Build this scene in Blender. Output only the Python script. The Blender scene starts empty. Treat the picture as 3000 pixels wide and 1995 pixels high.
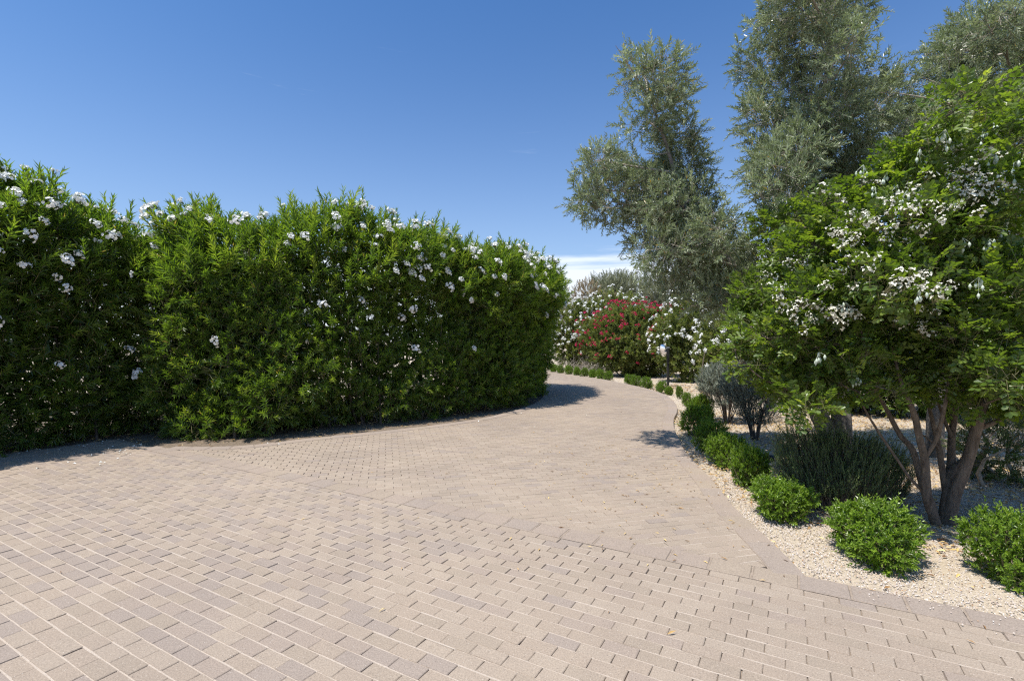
import bpy, math, random
import numpy as np
from mathutils import Vector, Matrix

SEED = 11
rng = np.random.default_rng(SEED)
random.seed(SEED)
sc = bpy.context.scene
col = sc.collection

# ------------------------------------------------------------------ camera
F_PX, U0, V0, CAM_H = 1460.0, 1500.0, 997.0, 1.70
cam_d = bpy.data.cameras.new('camera')
cam = bpy.data.objects.new('camera', cam_d)
col.objects.link(cam)
cam.location = (0, 0, CAM_H)
cam.rotation_euler = (math.radians(90), 0, 0)
cam_d.sensor_width = 36.0
cam_d.lens = 36.0 * F_PX / 3000.0
cam_d.clip_start = 0.05
cam_d.clip_end = 2000
sc.camera = cam

# ------------------------------------------------------------------ light
SUN_EL = math.radians(66.5)
SUN_AZ = math.radians(-127.0)         # clockwise from +Y: the sun stands to the left and a little behind
sd = Vector((math.sin(SUN_AZ) * math.cos(SUN_EL), math.cos(SUN_AZ) * math.cos(SUN_EL), math.sin(SUN_EL)))
sun_d = bpy.data.lights.new('sun', 'SUN')
sun_d.energy = 4.8
sun_d.angle = math.radians(0.53)
sun_d.color = (1.0, 0.95, 0.87)
sun = bpy.data.objects.new('sun', sun_d)
col.objects.link(sun)
sun.location = sd * 60
sun.rotation_euler = (-sd).to_track_quat('-Z', 'Y').to_euler()

world = bpy.data.worlds.new('World')
sc.world = world
world.use_nodes = True
wn, wl = world.node_tree.nodes, world.node_tree.links
for n in list(wn):
    wn.remove(n)
w_out = wn.new('ShaderNodeOutputWorld')
w_bg = wn.new('ShaderNodeBackground')
w_sky = wn.new('ShaderNodeTexSky')
w_sky.sky_type = 'NISHITA'
w_sky.sun_disc = False
w_sky.sun_elevation = SUN_EL
w_sky.sun_rotation = SUN_AZ
w_sky.altitude = 400
w_sky.air_density = 1.0
w_sky.dust_density = 2.2
w_sky.ozone_density = 2.4
w_bg.inputs['Strength'].default_value = 0.100
w_tc = wn.new('ShaderNodeTexCoord')
w_sep = wn.new('ShaderNodeSeparateXYZ')
wl.new(w_tc.outputs['Generated'], w_sep.inputs[0])
w_map = wn.new('ShaderNodeMapping')
w_map.inputs['Scale'].default_value = (2.0, 2.0, 26.0)
w_map.inputs['Location'].default_value = (0.3, 0.0, 0.55)
wl.new(w_tc.outputs['Generated'], w_map.inputs['Vector'])
w_noise = wn.new('ShaderNodeTexNoise')
w_noise.inputs['Scale'].default_value = 1.6
w_noise.inputs['Detail'].default_value = 7
w_noise.inputs['Roughness'].default_value = 0.58
w_noise.inputs['Distortion'].default_value = 0.35
wl.new(w_map.outputs[0], w_noise.inputs['Vector'])
w_band = wn.new('ShaderNodeMapRange')            # thin cirrus lies low over the horizon
w_band.inputs['From Min'].default_value = 0.200
w_band.inputs['From Max'].default_value = 0.125
w_band.inputs['To Min'].default_value = 0.0
w_band.inputs['To Max'].default_value = 0.68
w_band.clamp = True
wl.new(w_sep.outputs['Z'], w_band.inputs['Value'])
w_add = wn.new('ShaderNodeMath'); w_add.operation = 'ADD'
wl.new(w_noise.outputs['Fac'], w_add.inputs[0]); wl.new(w_band.outputs[0], w_add.inputs[1])
w_ramp = wn.new('ShaderNodeMapRange')
w_ramp.interpolation_type = 'SMOOTHSTEP'
w_ramp.inputs['From Min'].default_value = 0.66
w_ramp.inputs['From Max'].default_value = 1.02
w_ramp.inputs['To Max'].default_value = 0.8
wl.new(w_add.outputs[0], w_ramp.inputs['Value'])
w_mix = wn.new('ShaderNodeMix'); w_mix.data_type = 'RGBA'
wl.new(w_ramp.outputs[0], w_mix.inputs['Factor'])
w_tint = wn.new('ShaderNodeMix'); w_tint.data_type = 'RGBA'; w_tint.blend_type = 'MULTIPLY'
w_tint.inputs['Factor'].default_value = 1.0
w_tint.inputs['B'].default_value = (0.41, 0.80, 1.18, 1)
wl.new(w_sky.outputs[0], w_tint.inputs['A'])
w_inv = wn.new('ShaderNodeMath'); w_inv.operation = 'SUBTRACT'; w_inv.use_clamp = True
w_inv.inputs[0].default_value = 1.0; wl.new(w_sep.outputs['Z'], w_inv.inputs[1])
w_pow = wn.new('ShaderNodeMath'); w_pow.operation = 'POWER'; w_pow.inputs[1].default_value = 4.0
wl.new(w_inv.outputs[0], w_pow.inputs[0])
w_hf = wn.new('ShaderNodeMath'); w_hf.operation = 'MULTIPLY'; w_hf.inputs[1].default_value = 0.74
wl.new(w_pow.outputs[0], w_hf.inputs[0])
w_haze = wn.new('ShaderNodeMix'); w_haze.data_type = 'RGBA'          # pale air low over the horizon, all the way round
wl.new(w_hf.outputs[0], w_haze.inputs['Factor']); wl.new(w_tint.outputs['Result'], w_haze.inputs['A'])
w_haze.inputs['B'].default_value = (5.4, 6.2, 7.0, 1)
wl.new(w_haze.outputs['Result'], w_mix.inputs['A'])
w_mix.inputs['B'].default_value = (7.3, 7.7, 8.2, 1)
wl.new(w_mix.outputs['Result'], w_bg.inputs['Color'])
wl.new(w_bg.outputs[0], w_out.inputs[0])

sc.view_settings.view_transform = 'Standard'
sc.view_settings.look = 'None'
sc.view_settings.exposure = 0.56
sc.view_settings.gamma = 1.0
sc.view_settings.use_curve_mapping = False
sc.cycles.max_bounces = 12
sc.cycles.diffuse_bounces = 8
sc.cycles.glossy_bounces = 3
sc.cycles.transmission_bounces = 5
sc.cycles.sample_clamp_indirect = 6
sc.cycles.use_denoising = False
sc.cycles.denoiser = 'OPENIMAGEDENOISE'
sc.cycles.denoising_prefilter = 'ACCURATE'
sc.cycles.pixel_filter_type = 'BLACKMAN_HARRIS'
sc.cycles.filter_width = 1.25

# ------------------------------------------------------------------ helpers
def G(u, v):
    """photo pixel on the ground -> ground point"""
    w = v - V0
    return np.array([(u - U0) * CAM_H / w, F_PX * CAM_H / w])

def P(u, v, y):
    """photo pixel at a known distance -> point"""
    return np.array([(u - U0) / F_PX * y, y, CAM_H + (V0 - v) / F_PX * y])

def norm(a):
    return a / np.maximum(np.linalg.norm(a, axis=-1, keepdims=True), 1e-9)

def mesh_from(name, V, Fs, mats, tint=None, smooth=False, matidx=None):
    """Fs: (n,3) or (n,4) int arrays in a list"""
    me = bpy.data.meshes.new(name)
    V = np.asarray(V, np.float32)
    if not isinstance(Fs, list):
        Fs = [Fs]
    Fs = [np.asarray(f, np.int32) for f in Fs if len(f)]
    me.vertices.add(len(V)); me.vertices.foreach_set('co', V.ravel())
    nl = sum(f.size for f in Fs); npoly = sum(len(f) for f in Fs)
    me.loops.add(nl); me.polygons.add(npoly)
    me.loops.foreach_set('vertex_index', np.concatenate([f.ravel() for f in Fs]))
    tot = np.concatenate([np.full(len(f), f.shape[1], np.int32) for f in Fs])
    st = np.concatenate([[0], np.cumsum(tot)[:-1]]).astype(np.int32)
    me.polygons.foreach_set('loop_start', st)
    me.polygons.foreach_set('use_smooth', np.full(npoly, smooth, bool))
    if matidx is not None:
        me.polygons.foreach_set('material_index', np.asarray(matidx, np.int32))
    for m in (mats if isinstance(mats, (list, tuple)) else [mats]):
        me.materials.append(m)
    if tint is not None:
        at = me.attributes.new('tint', 'FLOAT', 'POINT')
        at.data.foreach_set('value', np.asarray(tint, np.float32))
    me.update(calc_edges=True)
    return me

def link(name, data, parent=None, loc=(0, 0, 0), rot=None, scale=None, kind=None):
    o = bpy.data.objects.new(name, data)
    col.objects.link(o)
    o.location = loc
    if rot is not None: o.rotation_euler = rot
    if scale is not None: o.scale = scale
    if parent is not None: o.parent = parent
    if kind: o['kind'] = kind
    return o

def thing(name, label, cat, loc, group=None):
    o = link(name, None, loc=loc)
    o.empty_display_size = 0.2
    tag(o, label, cat, group)
    return o

def tag(o, label, cat, group=None):
    o['label'] = label; o['category'] = cat
    if group: o['group'] = group

class Wob:
    """cheap smooth noise"""
    def __init__(s, scale, n=7):
        s.k = rng.normal(size=(n, 3)) * scale; s.p = rng.uniform(0, 6.28, n); s.n = n
    def __call__(s, x):
        return np.sin(x @ s.k.T + s.p).sum(1) / math.sqrt(s.n)

# ------------------------------------------------------------------ materials
def nodes_of(m):
    m.use_nodes = True
    nt = m.node_tree
    for n in list(nt.nodes): nt.nodes.remove(n)
    return nt.nodes, nt.links

def leaf_mat(name, cols, trans, rough=0.42, tfac=0.35, spec=0.45):
    """cols: list of (pos, rgb) over the per-leaf tint"""
    m = bpy.data.materials.new(name); N, L = nodes_of(m)
    out = N.new('ShaderNodeOutputMaterial'); at = N.new('ShaderNodeAttribute'); at.attribute_name = 'tint'
    r = N.new('ShaderNodeValToRGB'); L.new(at.outputs['Fac'], r.inputs[0])
    while len(r.color_ramp.elements) < len(cols): r.color_ramp.elements.new(0.5)
    for e, (p, c) in zip(r.color_ramp.elements, cols):
        e.position = p; e.color = (*c, 1)
    b = N.new('ShaderNodeBsdfPrincipled')
    L.new(r.outputs[0], b.inputs['Base Color'])
    b.inputs['Roughness'].default_value = rough
    b.inputs['Specular IOR Level'].default_value = spec
    t = N.new('ShaderNodeBsdfTranslucent')
    mx = N.new('ShaderNodeMix'); mx.data_type = 'RGBA'; mx.blend_type = 'MULTIPLY'; mx.inputs['Factor'].default_value = 1
    L.new(r.outputs[0], mx.inputs['A']); mx.inputs['B'].default_value = (*trans, 1)
    L.new(mx.outputs['Result'], t.inputs['Color'])
    s = N.new('ShaderNodeMixShader'); s.inputs[0].default_value = tfac
    L.new(b.outputs[0], s.inputs[1]); L.new(t.outputs[0], s.inputs[2]); L.new(s.outputs[0], out.inputs[0])
    return m

def noise_mat(name, c1, c2, scale, detail=6, rough=0.85, bump=0.0, bscale=None, spec=0.3, metallic=0.0, coord='pos', stretch=(1, 1, 1)):
    m = bpy.data.materials.new(name); N, L = nodes_of(m)
    out = N.new('ShaderNodeOutputMaterial'); b = N.new('ShaderNodeBsdfPrincipled')
    if coord == 'pos':
        g = N.new('ShaderNodeNewGeometry'); src = g.outputs['Position']
    else:
        g = N.new('ShaderNodeTexCoord'); src = g.outputs['Object']
    mp = N.new('ShaderNodeMapping'); mp.inputs['Scale'].default_value = stretch
    L.new(src, mp.inputs['Vector'])
    n = N.new('ShaderNodeTexNoise'); n.inputs['Scale'].default_value = scale; n.inputs['Detail'].default_value = detail
    n.inputs['Roughness'].default_value = 0.65
    L.new(mp.outputs[0], n.inputs['Vector'])
    r = N.new('ShaderNodeValToRGB'); r.color_ramp.elements[0].position = 0.3; r.color_ramp.elements[1].position = 0.7
    r.color_ramp.elements[0].color = (*c1, 1); r.color_ramp.elements[1].color = (*c2, 1)
    L.new(n.outputs['Fac'], r.inputs[0]); L.new(r.outputs[0], b.inputs['Base Color'])
    b.inputs['Roughness'].default_value = rough; b.inputs['Specular IOR Level'].default_value = spec
    b.inputs['Metallic'].default_value = metallic
    if bump:
        bn = N.new('ShaderNodeTexNoise'); bn.inputs['Scale'].default_value = bscale or scale * 3; bn.inputs['Detail'].default_value = 5
        L.new(mp.outputs[0], bn.inputs['Vector'])
        bp = N.new('ShaderNodeBump'); bp.inputs['Strength'].default_value = 1.0; bp.inputs['Distance'].default_value = bump
        L.new(bn.outputs['Fac'], bp.inputs['Height']); L.new(bp.outputs[0], b.inputs['Normal'])
    L.new(b.outputs[0], out.inputs[0])
    return m

def paver_mat(name, base, dark, light):
    """concrete paver: base tone, wide weathering, fine aggregate specks"""
    m = bpy.data.materials.new(name); N, L = nodes_of(m)
    out = N.new('ShaderNodeOutputMaterial'); b = N.new('ShaderNodeBsdfPrincipled')
    g = N.new('ShaderNodeNewGeometry')
    n1 = N.new('ShaderNodeTexNoise'); n1.inputs['Scale'].default_value = 2.2; n1.inputs['Detail'].default_value = 8; n1.inputs['Roughness'].default_value = 0.7
    L.new(g.outputs['Position'], n1.inputs['Vector'])
    r1 = N.new('ShaderNodeValToRGB'); r1.color_ramp.elements[0].position = 0.3; r1.color_ramp.elements[1].position = 0.72
    r1.color_ramp.elements[0].color = (*dark, 1); r1.color_ramp.elements[1].color = (*base, 1)
    L.new(n1.outputs['Fac'], r1.inputs[0])
    n2 = N.new('ShaderNodeTexNoise'); n2.inputs['Scale'].default_value = 120; n2.inputs['Detail'].default_value = 5; n2.inputs['Roughness'].default_value = 0.7
    L.new(g.outputs['Position'], n2.inputs['Vector'])
    r2 = N.new('ShaderNodeValToRGB'); r2.color_ramp.elements[0].position = 0.36; r2.color_ramp.elements[1].position = 0.68
    r2.color_ramp.elements[0].color = (0.74, 0.73, 0.72, 1); r2.color_ramp.elements[1].color = (1.2, 1.19, 1.17, 1)
    L.new(n2.outputs['Fac'], r2.inputs[0])
    n3 = N.new('ShaderNodeTexNoise'); n3.inputs['Scale'].default_value = 0.55; n3.inputs['Detail'].default_value = 5; n3.inputs['Roughness'].default_value = 0.6; n3.inputs['Distortion'].default_value = 0.6
    L.new(g.outputs['Position'], n3.inputs['Vector'])
    r3 = N.new('ShaderNodeValToRGB'); r3.color_ramp.elements[0].position = 0.33; r3.color_ramp.elements[1].position = 0.62
    r3.color_ramp.elements[0].color = (0.90, 0.90, 0.91, 1); r3.color_ramp.elements[1].color = (1.03, 1.025, 1.01, 1)
    L.new(n3.outputs['Fac'], r3.inputs[0])
    m0 = N.new('ShaderNodeMix'); m0.data_type = 'RGBA'; m0.blend_type = 'MULTIPLY'; m0.inputs['Factor'].default_value = 1
    L.new(r1.outputs[0], m0.inputs['A']); L.new(r3.outputs[0], m0.inputs['B'])
    mu = N.new('ShaderNodeMix'); mu.data_type = 'RGBA'; mu.blend_type = 'MULTIPLY'; mu.inputs['Factor'].default_value = 1
    L.new(m0.outputs['Result'], mu.inputs['A']); L.new(r2.outputs[0], mu.inputs['B'])
    vo = N.new('ShaderNodeTexVoronoi'); vo.inputs['Scale'].default_value = 75
    L.new(g.outputs['Position'], vo.inputs['Vector'])
    cr = N.new('ShaderNodeMapRange'); cr.inputs['From Min'].default_value = 0.13; cr.inputs['From Max'].default_value = 0.17
    cr.inputs['To Min'].default_value = 1; cr.inputs['To Max'].default_value = 0
    L.new(vo.outputs['Distance'], cr.inputs['Value'])
    sp = N.new('ShaderNodeSeparateColor'); L.new(vo.outputs['Color'], sp.inputs[0])
    gt = N.new('ShaderNodeMath'); gt.operation = 'GREATER_THAN'; gt.inputs[1].default_value = 0.55
    L.new(sp.outputs[0], gt.inputs[0])
    ml = N.new('ShaderNodeMath'); ml.operation = 'MULTIPLY'; L.new(cr.outputs[0], ml.inputs[0]); L.new(gt.outputs[0], ml.inputs[1])
    ramp = N.new('ShaderNodeValToRGB'); ramp.color_ramp.elements[0].color = (0.09, 0.075, 0.07, 1); ramp.color_ramp.elements[1].color = (*light, 1)
    ramp.color_ramp.elements[0].position = 0.4; ramp.color_ramp.elements[1].position = 0.6
    L.new(sp.outputs[1], ramp.inputs[0])
    m2 = N.new('ShaderNodeMix'); m2.data_type = 'RGBA'
    L.new(ml.outputs[0], m2.inputs['Factor']); L.new(mu.outputs['Result'], m2.inputs['A']); L.new(ramp.outputs[0], m2.inputs['B'])
    L.new(m2.outputs['Result'], b.inputs['Base Color'])
    b.inputs['Roughness'].default_value = 0.88; b.inputs['Specular IOR Level'].default_value = 0.25
    bp = N.new('ShaderNodeBump'); bp.inputs['Distance'].default_value = 0.0022
    L.new(n2.outputs['Fac'], bp.inputs['Height']); L.new(bp.outputs[0], b.inputs['Normal'])
    L.new(b.outputs[0], out.inputs[0])
    return m

def plain(name, c, rough=0.6, spec=0.4, metallic=0.0):
    return noise_mat(name, tuple(x * 0.88 for x in c), c, 9, 4, rough, spec=spec, metallic=metallic, coord='obj')

def tint_mat(name, cols, rough=0.8, spec=0.3, tfac=0.0):
    if tfac: return leaf_mat(name, cols, (1, 1, 1), rough, tfac, spec)
    m = bpy.data.materials.new(name); N, L = nodes_of(m)
    out = N.new('ShaderNodeOutputMaterial'); at = N.new('ShaderNodeAttribute'); at.attribute_name = 'tint'
    r = N.new('ShaderNodeValToRGB'); L.new(at.outputs['Fac'], r.inputs[0])
    while len(r.color_ramp.elements) < len(cols): r.color_ramp.elements.new(0.5)
    for e, (p, c) in zip(r.color_ramp.elements, cols):
        e.position = p; e.color = (*c, 1)
    b = N.new('ShaderNodeBsdfPrincipled'); L.new(r.outputs[0], b.inputs['Base Color'])
    b.inputs['Roughness'].default_value = rough; b.inputs['Specular IOR Level'].default_value = spec
    L.new(b.outputs[0], out.inputs[0])
    return m

def closer(c, k=0.42):
    return tuple(a * (1 - k) + b * k for a, b in zip(c, (0.333, 0.268, 0.213)))
PAVERS = [
    paver_mat('paver_tan', (0.333, 0.268, 0.212), (0.304, 0.244, 0.193), (0.474, 0.430, 0.369)),
    paver_mat('paver_sand', (0.345, 0.282, 0.224), (0.317, 0.256, 0.203), (0.484, 0.439, 0.378)),
    paver_mat('paver_buff', (0.320, 0.260, 0.205), (0.291, 0.235, 0.185), (0.465, 0.413, 0.351)),
    paver_mat('paver_mauve_grey', closer((0.269, 0.224, 0.198)), closer((0.242, 0.201, 0.178)), (0.447, 0.404, 0.361)),
    paver_mat('paver_rose_grey', closer((0.298, 0.240, 0.202)), closer((0.270, 0.217, 0.182)), (0.447, 0.404, 0.361)),
]
M_BED = noise_mat('bedding_sand', (0.20, 0.155, 0.12), (0.34, 0.27, 0.21), 40, 5, 0.95, 0.004, 120)
M_JOINT = noise_mat('joint_sand', (0.36, 0.297, 0.240), (0.45, 0.378, 0.312), 60, 5, 0.95, 0.004, 150)
M_GROUND = noise_mat('desert_ground', (0.30, 0.24, 0.175), (0.50, 0.42, 0.32), 55, 8, 0.95, 0.012, 70)
M_SOIL = noise_mat('bed_soil', (0.10, 0.075, 0.055), (0.24, 0.185, 0.135), 20, 8, 0.95, 0.02, 60)
M_PEBBLE = tint_mat('gravel_stone', [(0.0, (0.180, 0.139, 0.109)), (0.25, (0.360, 0.290, 0.232)), (0.55, (0.486, 0.415, 0.356)), (0.85, (0.594, 0.535, 0.495)), (1.0, (0.378, 0.232, 0.129))], 0.85)
M_LITTER = tint_mat('leaf_litter', [(0.0, (0.16, 0.08, 0.035)), (0.4, (0.42, 0.26, 0.11)), (0.7, (0.60, 0.43, 0.17)), (1.0, (0.68, 0.55, 0.30))], 0.8)
M_PETAL = tint_mat('fallen_petal', [(0.0, (0.68, 0.68, 0.62)), (1.0, (0.88, 0.88, 0.85))], 0.7)

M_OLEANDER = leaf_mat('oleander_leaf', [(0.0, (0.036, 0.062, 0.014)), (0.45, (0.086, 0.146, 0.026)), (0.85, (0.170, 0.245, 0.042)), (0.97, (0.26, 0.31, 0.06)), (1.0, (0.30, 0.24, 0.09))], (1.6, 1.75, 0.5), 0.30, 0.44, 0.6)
M_OLEANDER_FAR = leaf_mat('far_oleander_leaf', [(0.0, (0.060, 0.080, 0.024)), (0.5, (0.140, 0.180, 0.048)), (0.9, (0.250, 0.280, 0.085)), (1.0, (0.32, 0.27, 0.13))], (1.6, 1.6, 0.6), 0.5, 0.32)
M_DRY = leaf_mat('dry_leaf', [(0.0, (0.16, 0.12, 0.07)), (0.5, (0.30, 0.235, 0.14)), (1.0, (0.42, 0.35, 0.22))], (1.2, 1.1, 0.8), 0.8, 0.2)
M_OLIVE = leaf_mat('olive_leaf', [(0.0, (0.105, 0.130, 0.068)), (0.5, (0.220, 0.262, 0.150)), (0.8, (0.34, 0.38, 0.255)), (0.975, (0.45, 0.48, 0.36)), (1.0, (0.42, 0.28, 0.06))], (1.15, 1.25, 0.7), 0.36, 0.28, 0.55)
M_LAUREL = leaf_mat('laurel_leaf', [(0.0, (0.040, 0.070, 0.016)), (0.45, (0.096, 0.150, 0.030)), (0.8, (0.172, 0.232, 0.048)), (1.0, (0.30, 0.34, 0.075))], (1.75, 1.85, 0.45), 0.34, 0.46, 0.5)
M_SHRUB = leaf_mat('bright_shrub_leaf', [(0.0, (0.060, 0.100, 0.012)), (0.5, (0.130, 0.215, 0.022)), (0.85, (0.215, 0.315, 0.036)), (1.0, (0.31, 0.39, 0.06))], (1.6, 1.8, 0.5), 0.36, 0.33, 0.5)
M_SAGE = leaf_mat('sage_leaf', [(0.0, (0.12, 0.14, 0.105)), (0.5, (0.225, 0.25, 0.195)), (1.0, (0.36, 0.385, 0.32))], (1.1, 1.2, 0.9), 0.75, 0.22, 0.25)
M_ROSEMARY = leaf_mat('rosemary_needle', [(0.0, (0.055, 0.080, 0.026)), (0.5, (0.115, 0.165, 0.052)), (1.0, (0.21, 0.27, 0.10))], (1.3, 1.5, 0.7), 0.5, 0.25)
M_FARTREE = leaf_mat('far_tree_leaf', [(0.0, (0.085, 0.098, 0.060)), (0.5, (0.165, 0.180, 0.115)), (1.0, (0.255, 0.262, 0.175))], (1.2, 1.2, 0.8), 0.7, 0.25, 0.2)
M_TWIG = noise_mat('pale_twig', (0.20, 0.17, 0.13), (0.42, 0.37, 0.31), 14, 4, 0.85)
M_STEM = noise_mat('green_stem', (0.10, 0.10, 0.045), (0.20, 0.17, 0.09), 10, 3, 0.8)
M_BARK_OLIVE = noise_mat('olive_bark', (0.070, 0.062, 0.054), (0.235, 0.210, 0.185), 9, 8, 0.92, 0.02, 26, stretch=(3, 3, 0.7))
M_BARK_LAUREL = noise_mat('laurel_bark', (0.070, 0.053, 0.041), (0.215, 0.168, 0.130), 12, 8, 0.92, 0.010, 45, stretch=(3, 3, 0.6))
M_BARK_DARK = noise_mat('dark_stem', (0.050, 0.042, 0.036), (0.13, 0.11, 0.095), 14, 5, 0.92, 0.004, 60)
M_WHITE = tint_mat('white_petal', [(0.0, (0.76, 0.75, 0.66)), (0.3, (0.84, 0.84, 0.80)), (0.93, (0.88, 0.88, 0.87)), (1.0, (0.74, 0.66, 0.22))], 0.6, 0.3, 0.22)
M_CREAM = tint_mat('cream_petal', [(0.0, (0.62, 0.58, 0.46)), (0.5, (0.76, 0.73, 0.62)), (1.0, (0.84, 0.82, 0.74))], 0.65, 0.3, 0.25)
M_RED = tint_mat('red_petal', [(0.0, (0.30, 0.005, 0.032)), (0.6, (0.48, 0.010, 0.065)), (1.0, (0.58, 0.03, 0.13))], 0.55, 0.3, 0.25)
M_POD = plain('pale_pod', (0.50, 0.56, 0.45), 0.6)
M_POST = plain('black_post_paint', (0.018, 0.018, 0.018), 0.5)
M_MIRROR = plain('mirror_glass', (0.92, 0.92, 0.92), 0.03, 0.5, 1.0)
M_STEEL = plain('galvanised_steel', (0.62, 0.63, 0.64), 0.38, 0.5, 0.85)
M_PLASTIC = plain('black_plastic', (0.022, 0.022, 0.024), 0.55)

# ------------------------------------------------------------------ paving layout (metres on the ground)
BORD_A = math.radians(-29.5)
bd = np.array([math.cos(BORD_A), math.sin(BORD_A)])       # along the border between court and drive
bn = np.array([-bd[1], bd[0]])                             # towards the drive
B0 = G(1738, 1563)                                         # a point on the border's far edge
BW = 0.228                                                 # border stone width

def smooth_path(pts, step):
    """Catmull-Rom, resampled evenly"""
    p = np.array(pts, float)
    q = np.vstack([2 * p[0] - p[1], p, 2 * p[-1] - p[-2]])
    o = []
    for i in range(len(p) - 1):
        t = np.linspace(0, 1, 24, endpoint=False)[:, None]
        a, b, c, d = q[i:i + 4]
        o.append(0.5 * (2 * b + (c - a) * t + (2 * a - 5 * b + 4 * c - d) * t ** 2 + (3 * b - a - 3 * c + d) * t ** 3))
    o = np.vstack(o + [p[-1:]])
    s = np.concatenate([[0], np.cumsum(np.linalg.norm(np.diff(o, axis=0), axis=1))])
    n = max(2, int(round(s[-1] / step)) + 1)
    si = np.linspace(0, s[-1], n)
    return np.stack([np.interp(si, s, o[:, k]) for k in range(o.shape[1])], 1)

corner = B0 + bd * np.dot(G(2361, 1679) - B0, bd)
RIGHT = [corner - bn * 0.0, G(2310, 1632), G(2226, 1553), G(2152, 1485), G(2083, 1400), np.array([2.62, 7.45]), np.array([2.84, 8.4]),
         np.array([3.16, 9.7]), np.array([3.55, 10.9]), np.array([3.98, 12.0]), np.array([4.43, 13.5]), np.array([4.76, 15.3]), np.array([4.82, 16.9]),
         np.array([4.60, 18.8]), np.array([4.10, 21.3]), np.array([3.35, 24.1]), np.array([2.35, 27.3]), np.array([0.9, 30.4]), np.array([-1.2, 33.4])]
lc = B0 + bd * np.dot(np.array([-5.68, 8.06]) - B0, bd)
LEFT = [lc, np.array([-4.46, 8.02]), np.array([-3.45, 8.70]), np.array([-1.98, 9.68]), np.array([-0.74, 10.8]), np.array([0.05, 12.1]), np.array([0.62, 13.5]), np.array([0.95, 15.2]),
        np.array([1.05, 17.0]), np.array([0.82, 19.0]), np.array([0.22, 21.4]), np.array([-0.6, 23.9]), np.array([-1.75, 26.4]), np.array([-3.3, 29.0]), np.array([-5.2, 31.4])]
Rp = smooth_path(RIGHT, 0.305)
Lp = smooth_path(LEFT, 0.305)

def inset(path, w, side):
    t = np.gradient(path, axis=0); t = t / np.linalg.norm(t, axis=1, keepdims=True)
    n = np.stack([-t[:, 1], t[:, 0]], 1)
    return path + n * w * side
Rin = inset(Rp, 0.225, 1)
Lin = inset(Lp, 0.225, -1)

def in_poly(pts, poly):
    x, y = pts[:, 0], pts[:, 1]; c = np.zeros(len(pts), bool)
    x1, y1 = poly[:, 0], poly[:, 1]; x2, y2 = np.roll(x1, -1), np.roll(y1, -1)
    for a, b, cc, d in zip(x1, y1, x2, y2):
        k = (b > y) != (d > y)
        if k.any():
            c ^= k & (x < (cc - a) * (y - b) / (d - b + 1e-12) + a)
    return c
DRIVE = np.vstack([Rp, Lp[::-1]])
apex = np.array([-6.85, 8.72])
COURT = np.vstack([lc - bn * 0.0, B0 + bd * 10.5, [10.2, -3.5], [-12.0, -3.5], [-12.0, 1.0], [-9.6, 4.5], [-7.72, 7.45], apex])
def paved(p): return in_poly(p, DRIVE) | in_poly(p, COURT)

def prism(quad, z0, z1, ch):
    """chamfered block over a (k,2) polygon, counter-clockwise"""
    q = np.asarray(quad); k = len(q); c = q.mean(0)
    ins = q + (c - q) / np.linalg.norm(c - q, axis=1, keepdims=True) * ch * 1.4
    V = np.vstack([np.c_[ins, np.full(k, z1)], np.c_[q, np.full(k, z1 - ch)], np.c_[q, np.full(k, z0)]])
    return V, k

def block_faces(k):
    top = list(range(k)); f = []
    for i in range(k):
        j = (i + 1) % k
        f.append((i + k, j + k, j, i)); f.append((i + 2 * k, j + 2 * k, j + k, i + k))
    return top, f

# ---- ground sheet
n = 120
gx = np.concatenate([np.linspace(-400, -14, 14), np.linspace(-13, 20, 100), np.linspace(21, 400, 14)])
gy = np.concatenate([np.linspace(-60, -5, 8), np.linspace(-4, 45, 120), np.linspace(46, 900, 16)])
XX, YY = np.meshgrid(gx, gy, indexing='ij')
gp = np.c_[XX.ravel(), YY.ravel()]
wob_g = Wob(1.3)
gz = -0.055 + 0.012 * wob_g(np.c_[gp, np.zeros(len(gp))])
pv = paved(gp)
gz[pv] = -0.075
ix = np.arange(len(gx) * len(gy)).reshape(len(gx), len(gy))
gf = np.stack([ix[:-1, :-1], ix[1:, :-1], ix[1:, 1:], ix[:-1, 1:]], -1).reshape(-1, 4)
ground = link('ground', mesh_from('ground', np.c_[gp, gz], gf, M_GROUND, smooth=True), kind='structure')

# dark soil strip under the hedges
def strip(name, poly, z, mat, kind='structure', parent=None):
    p = np.asarray(poly)
    me = bpy.data.meshes.new(name)
    me.from_pydata([(x, y, z) for x, y in p], [], [list(range(len(p)))])
    me.materials.append(mat); me.update()
    return link(name, me, parent, kind=kind)
soil_front = np.vstack([[-9.6, 4.5], [-7.72, 7.45], apex, lc, Lp[:52]])
soil = np.vstack([soil_front - 0, Lp[52] + [-3.5, 1.0], [-4.0, 14.5], [-7.5, 13.0], [-12, 8.0]])
strip('planting_bed', soil, -0.034, M_SOIL)

rng = np.random.default_rng(21); random.seed(21)
# ---- bricks
def brick_grid(angle, origin, umin, umax, vmin, vmax, L=0.2, W=0.1):
    d = np.array([math.cos(angle), math.sin(angle)]); nn = np.array([-d[1], d[0]])
    rows = []
    for r in range(int(vmin / W), int(vmax / W) + 1):
        off = 0.5 * L * (r % 2) + rng.normal() * 0.004
        us = np.arange(math.floor(umin / L), math.ceil(umax / L) + 1) * L + off
        rows.append(np.c_[us, np.full(len(us), (r + 0.5) * W + rng.normal() * 0.0008)])
    c = np.vstack(rows)
    return origin + c[:, :1] * d + c[:, 1:] * nn, d, nn

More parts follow.
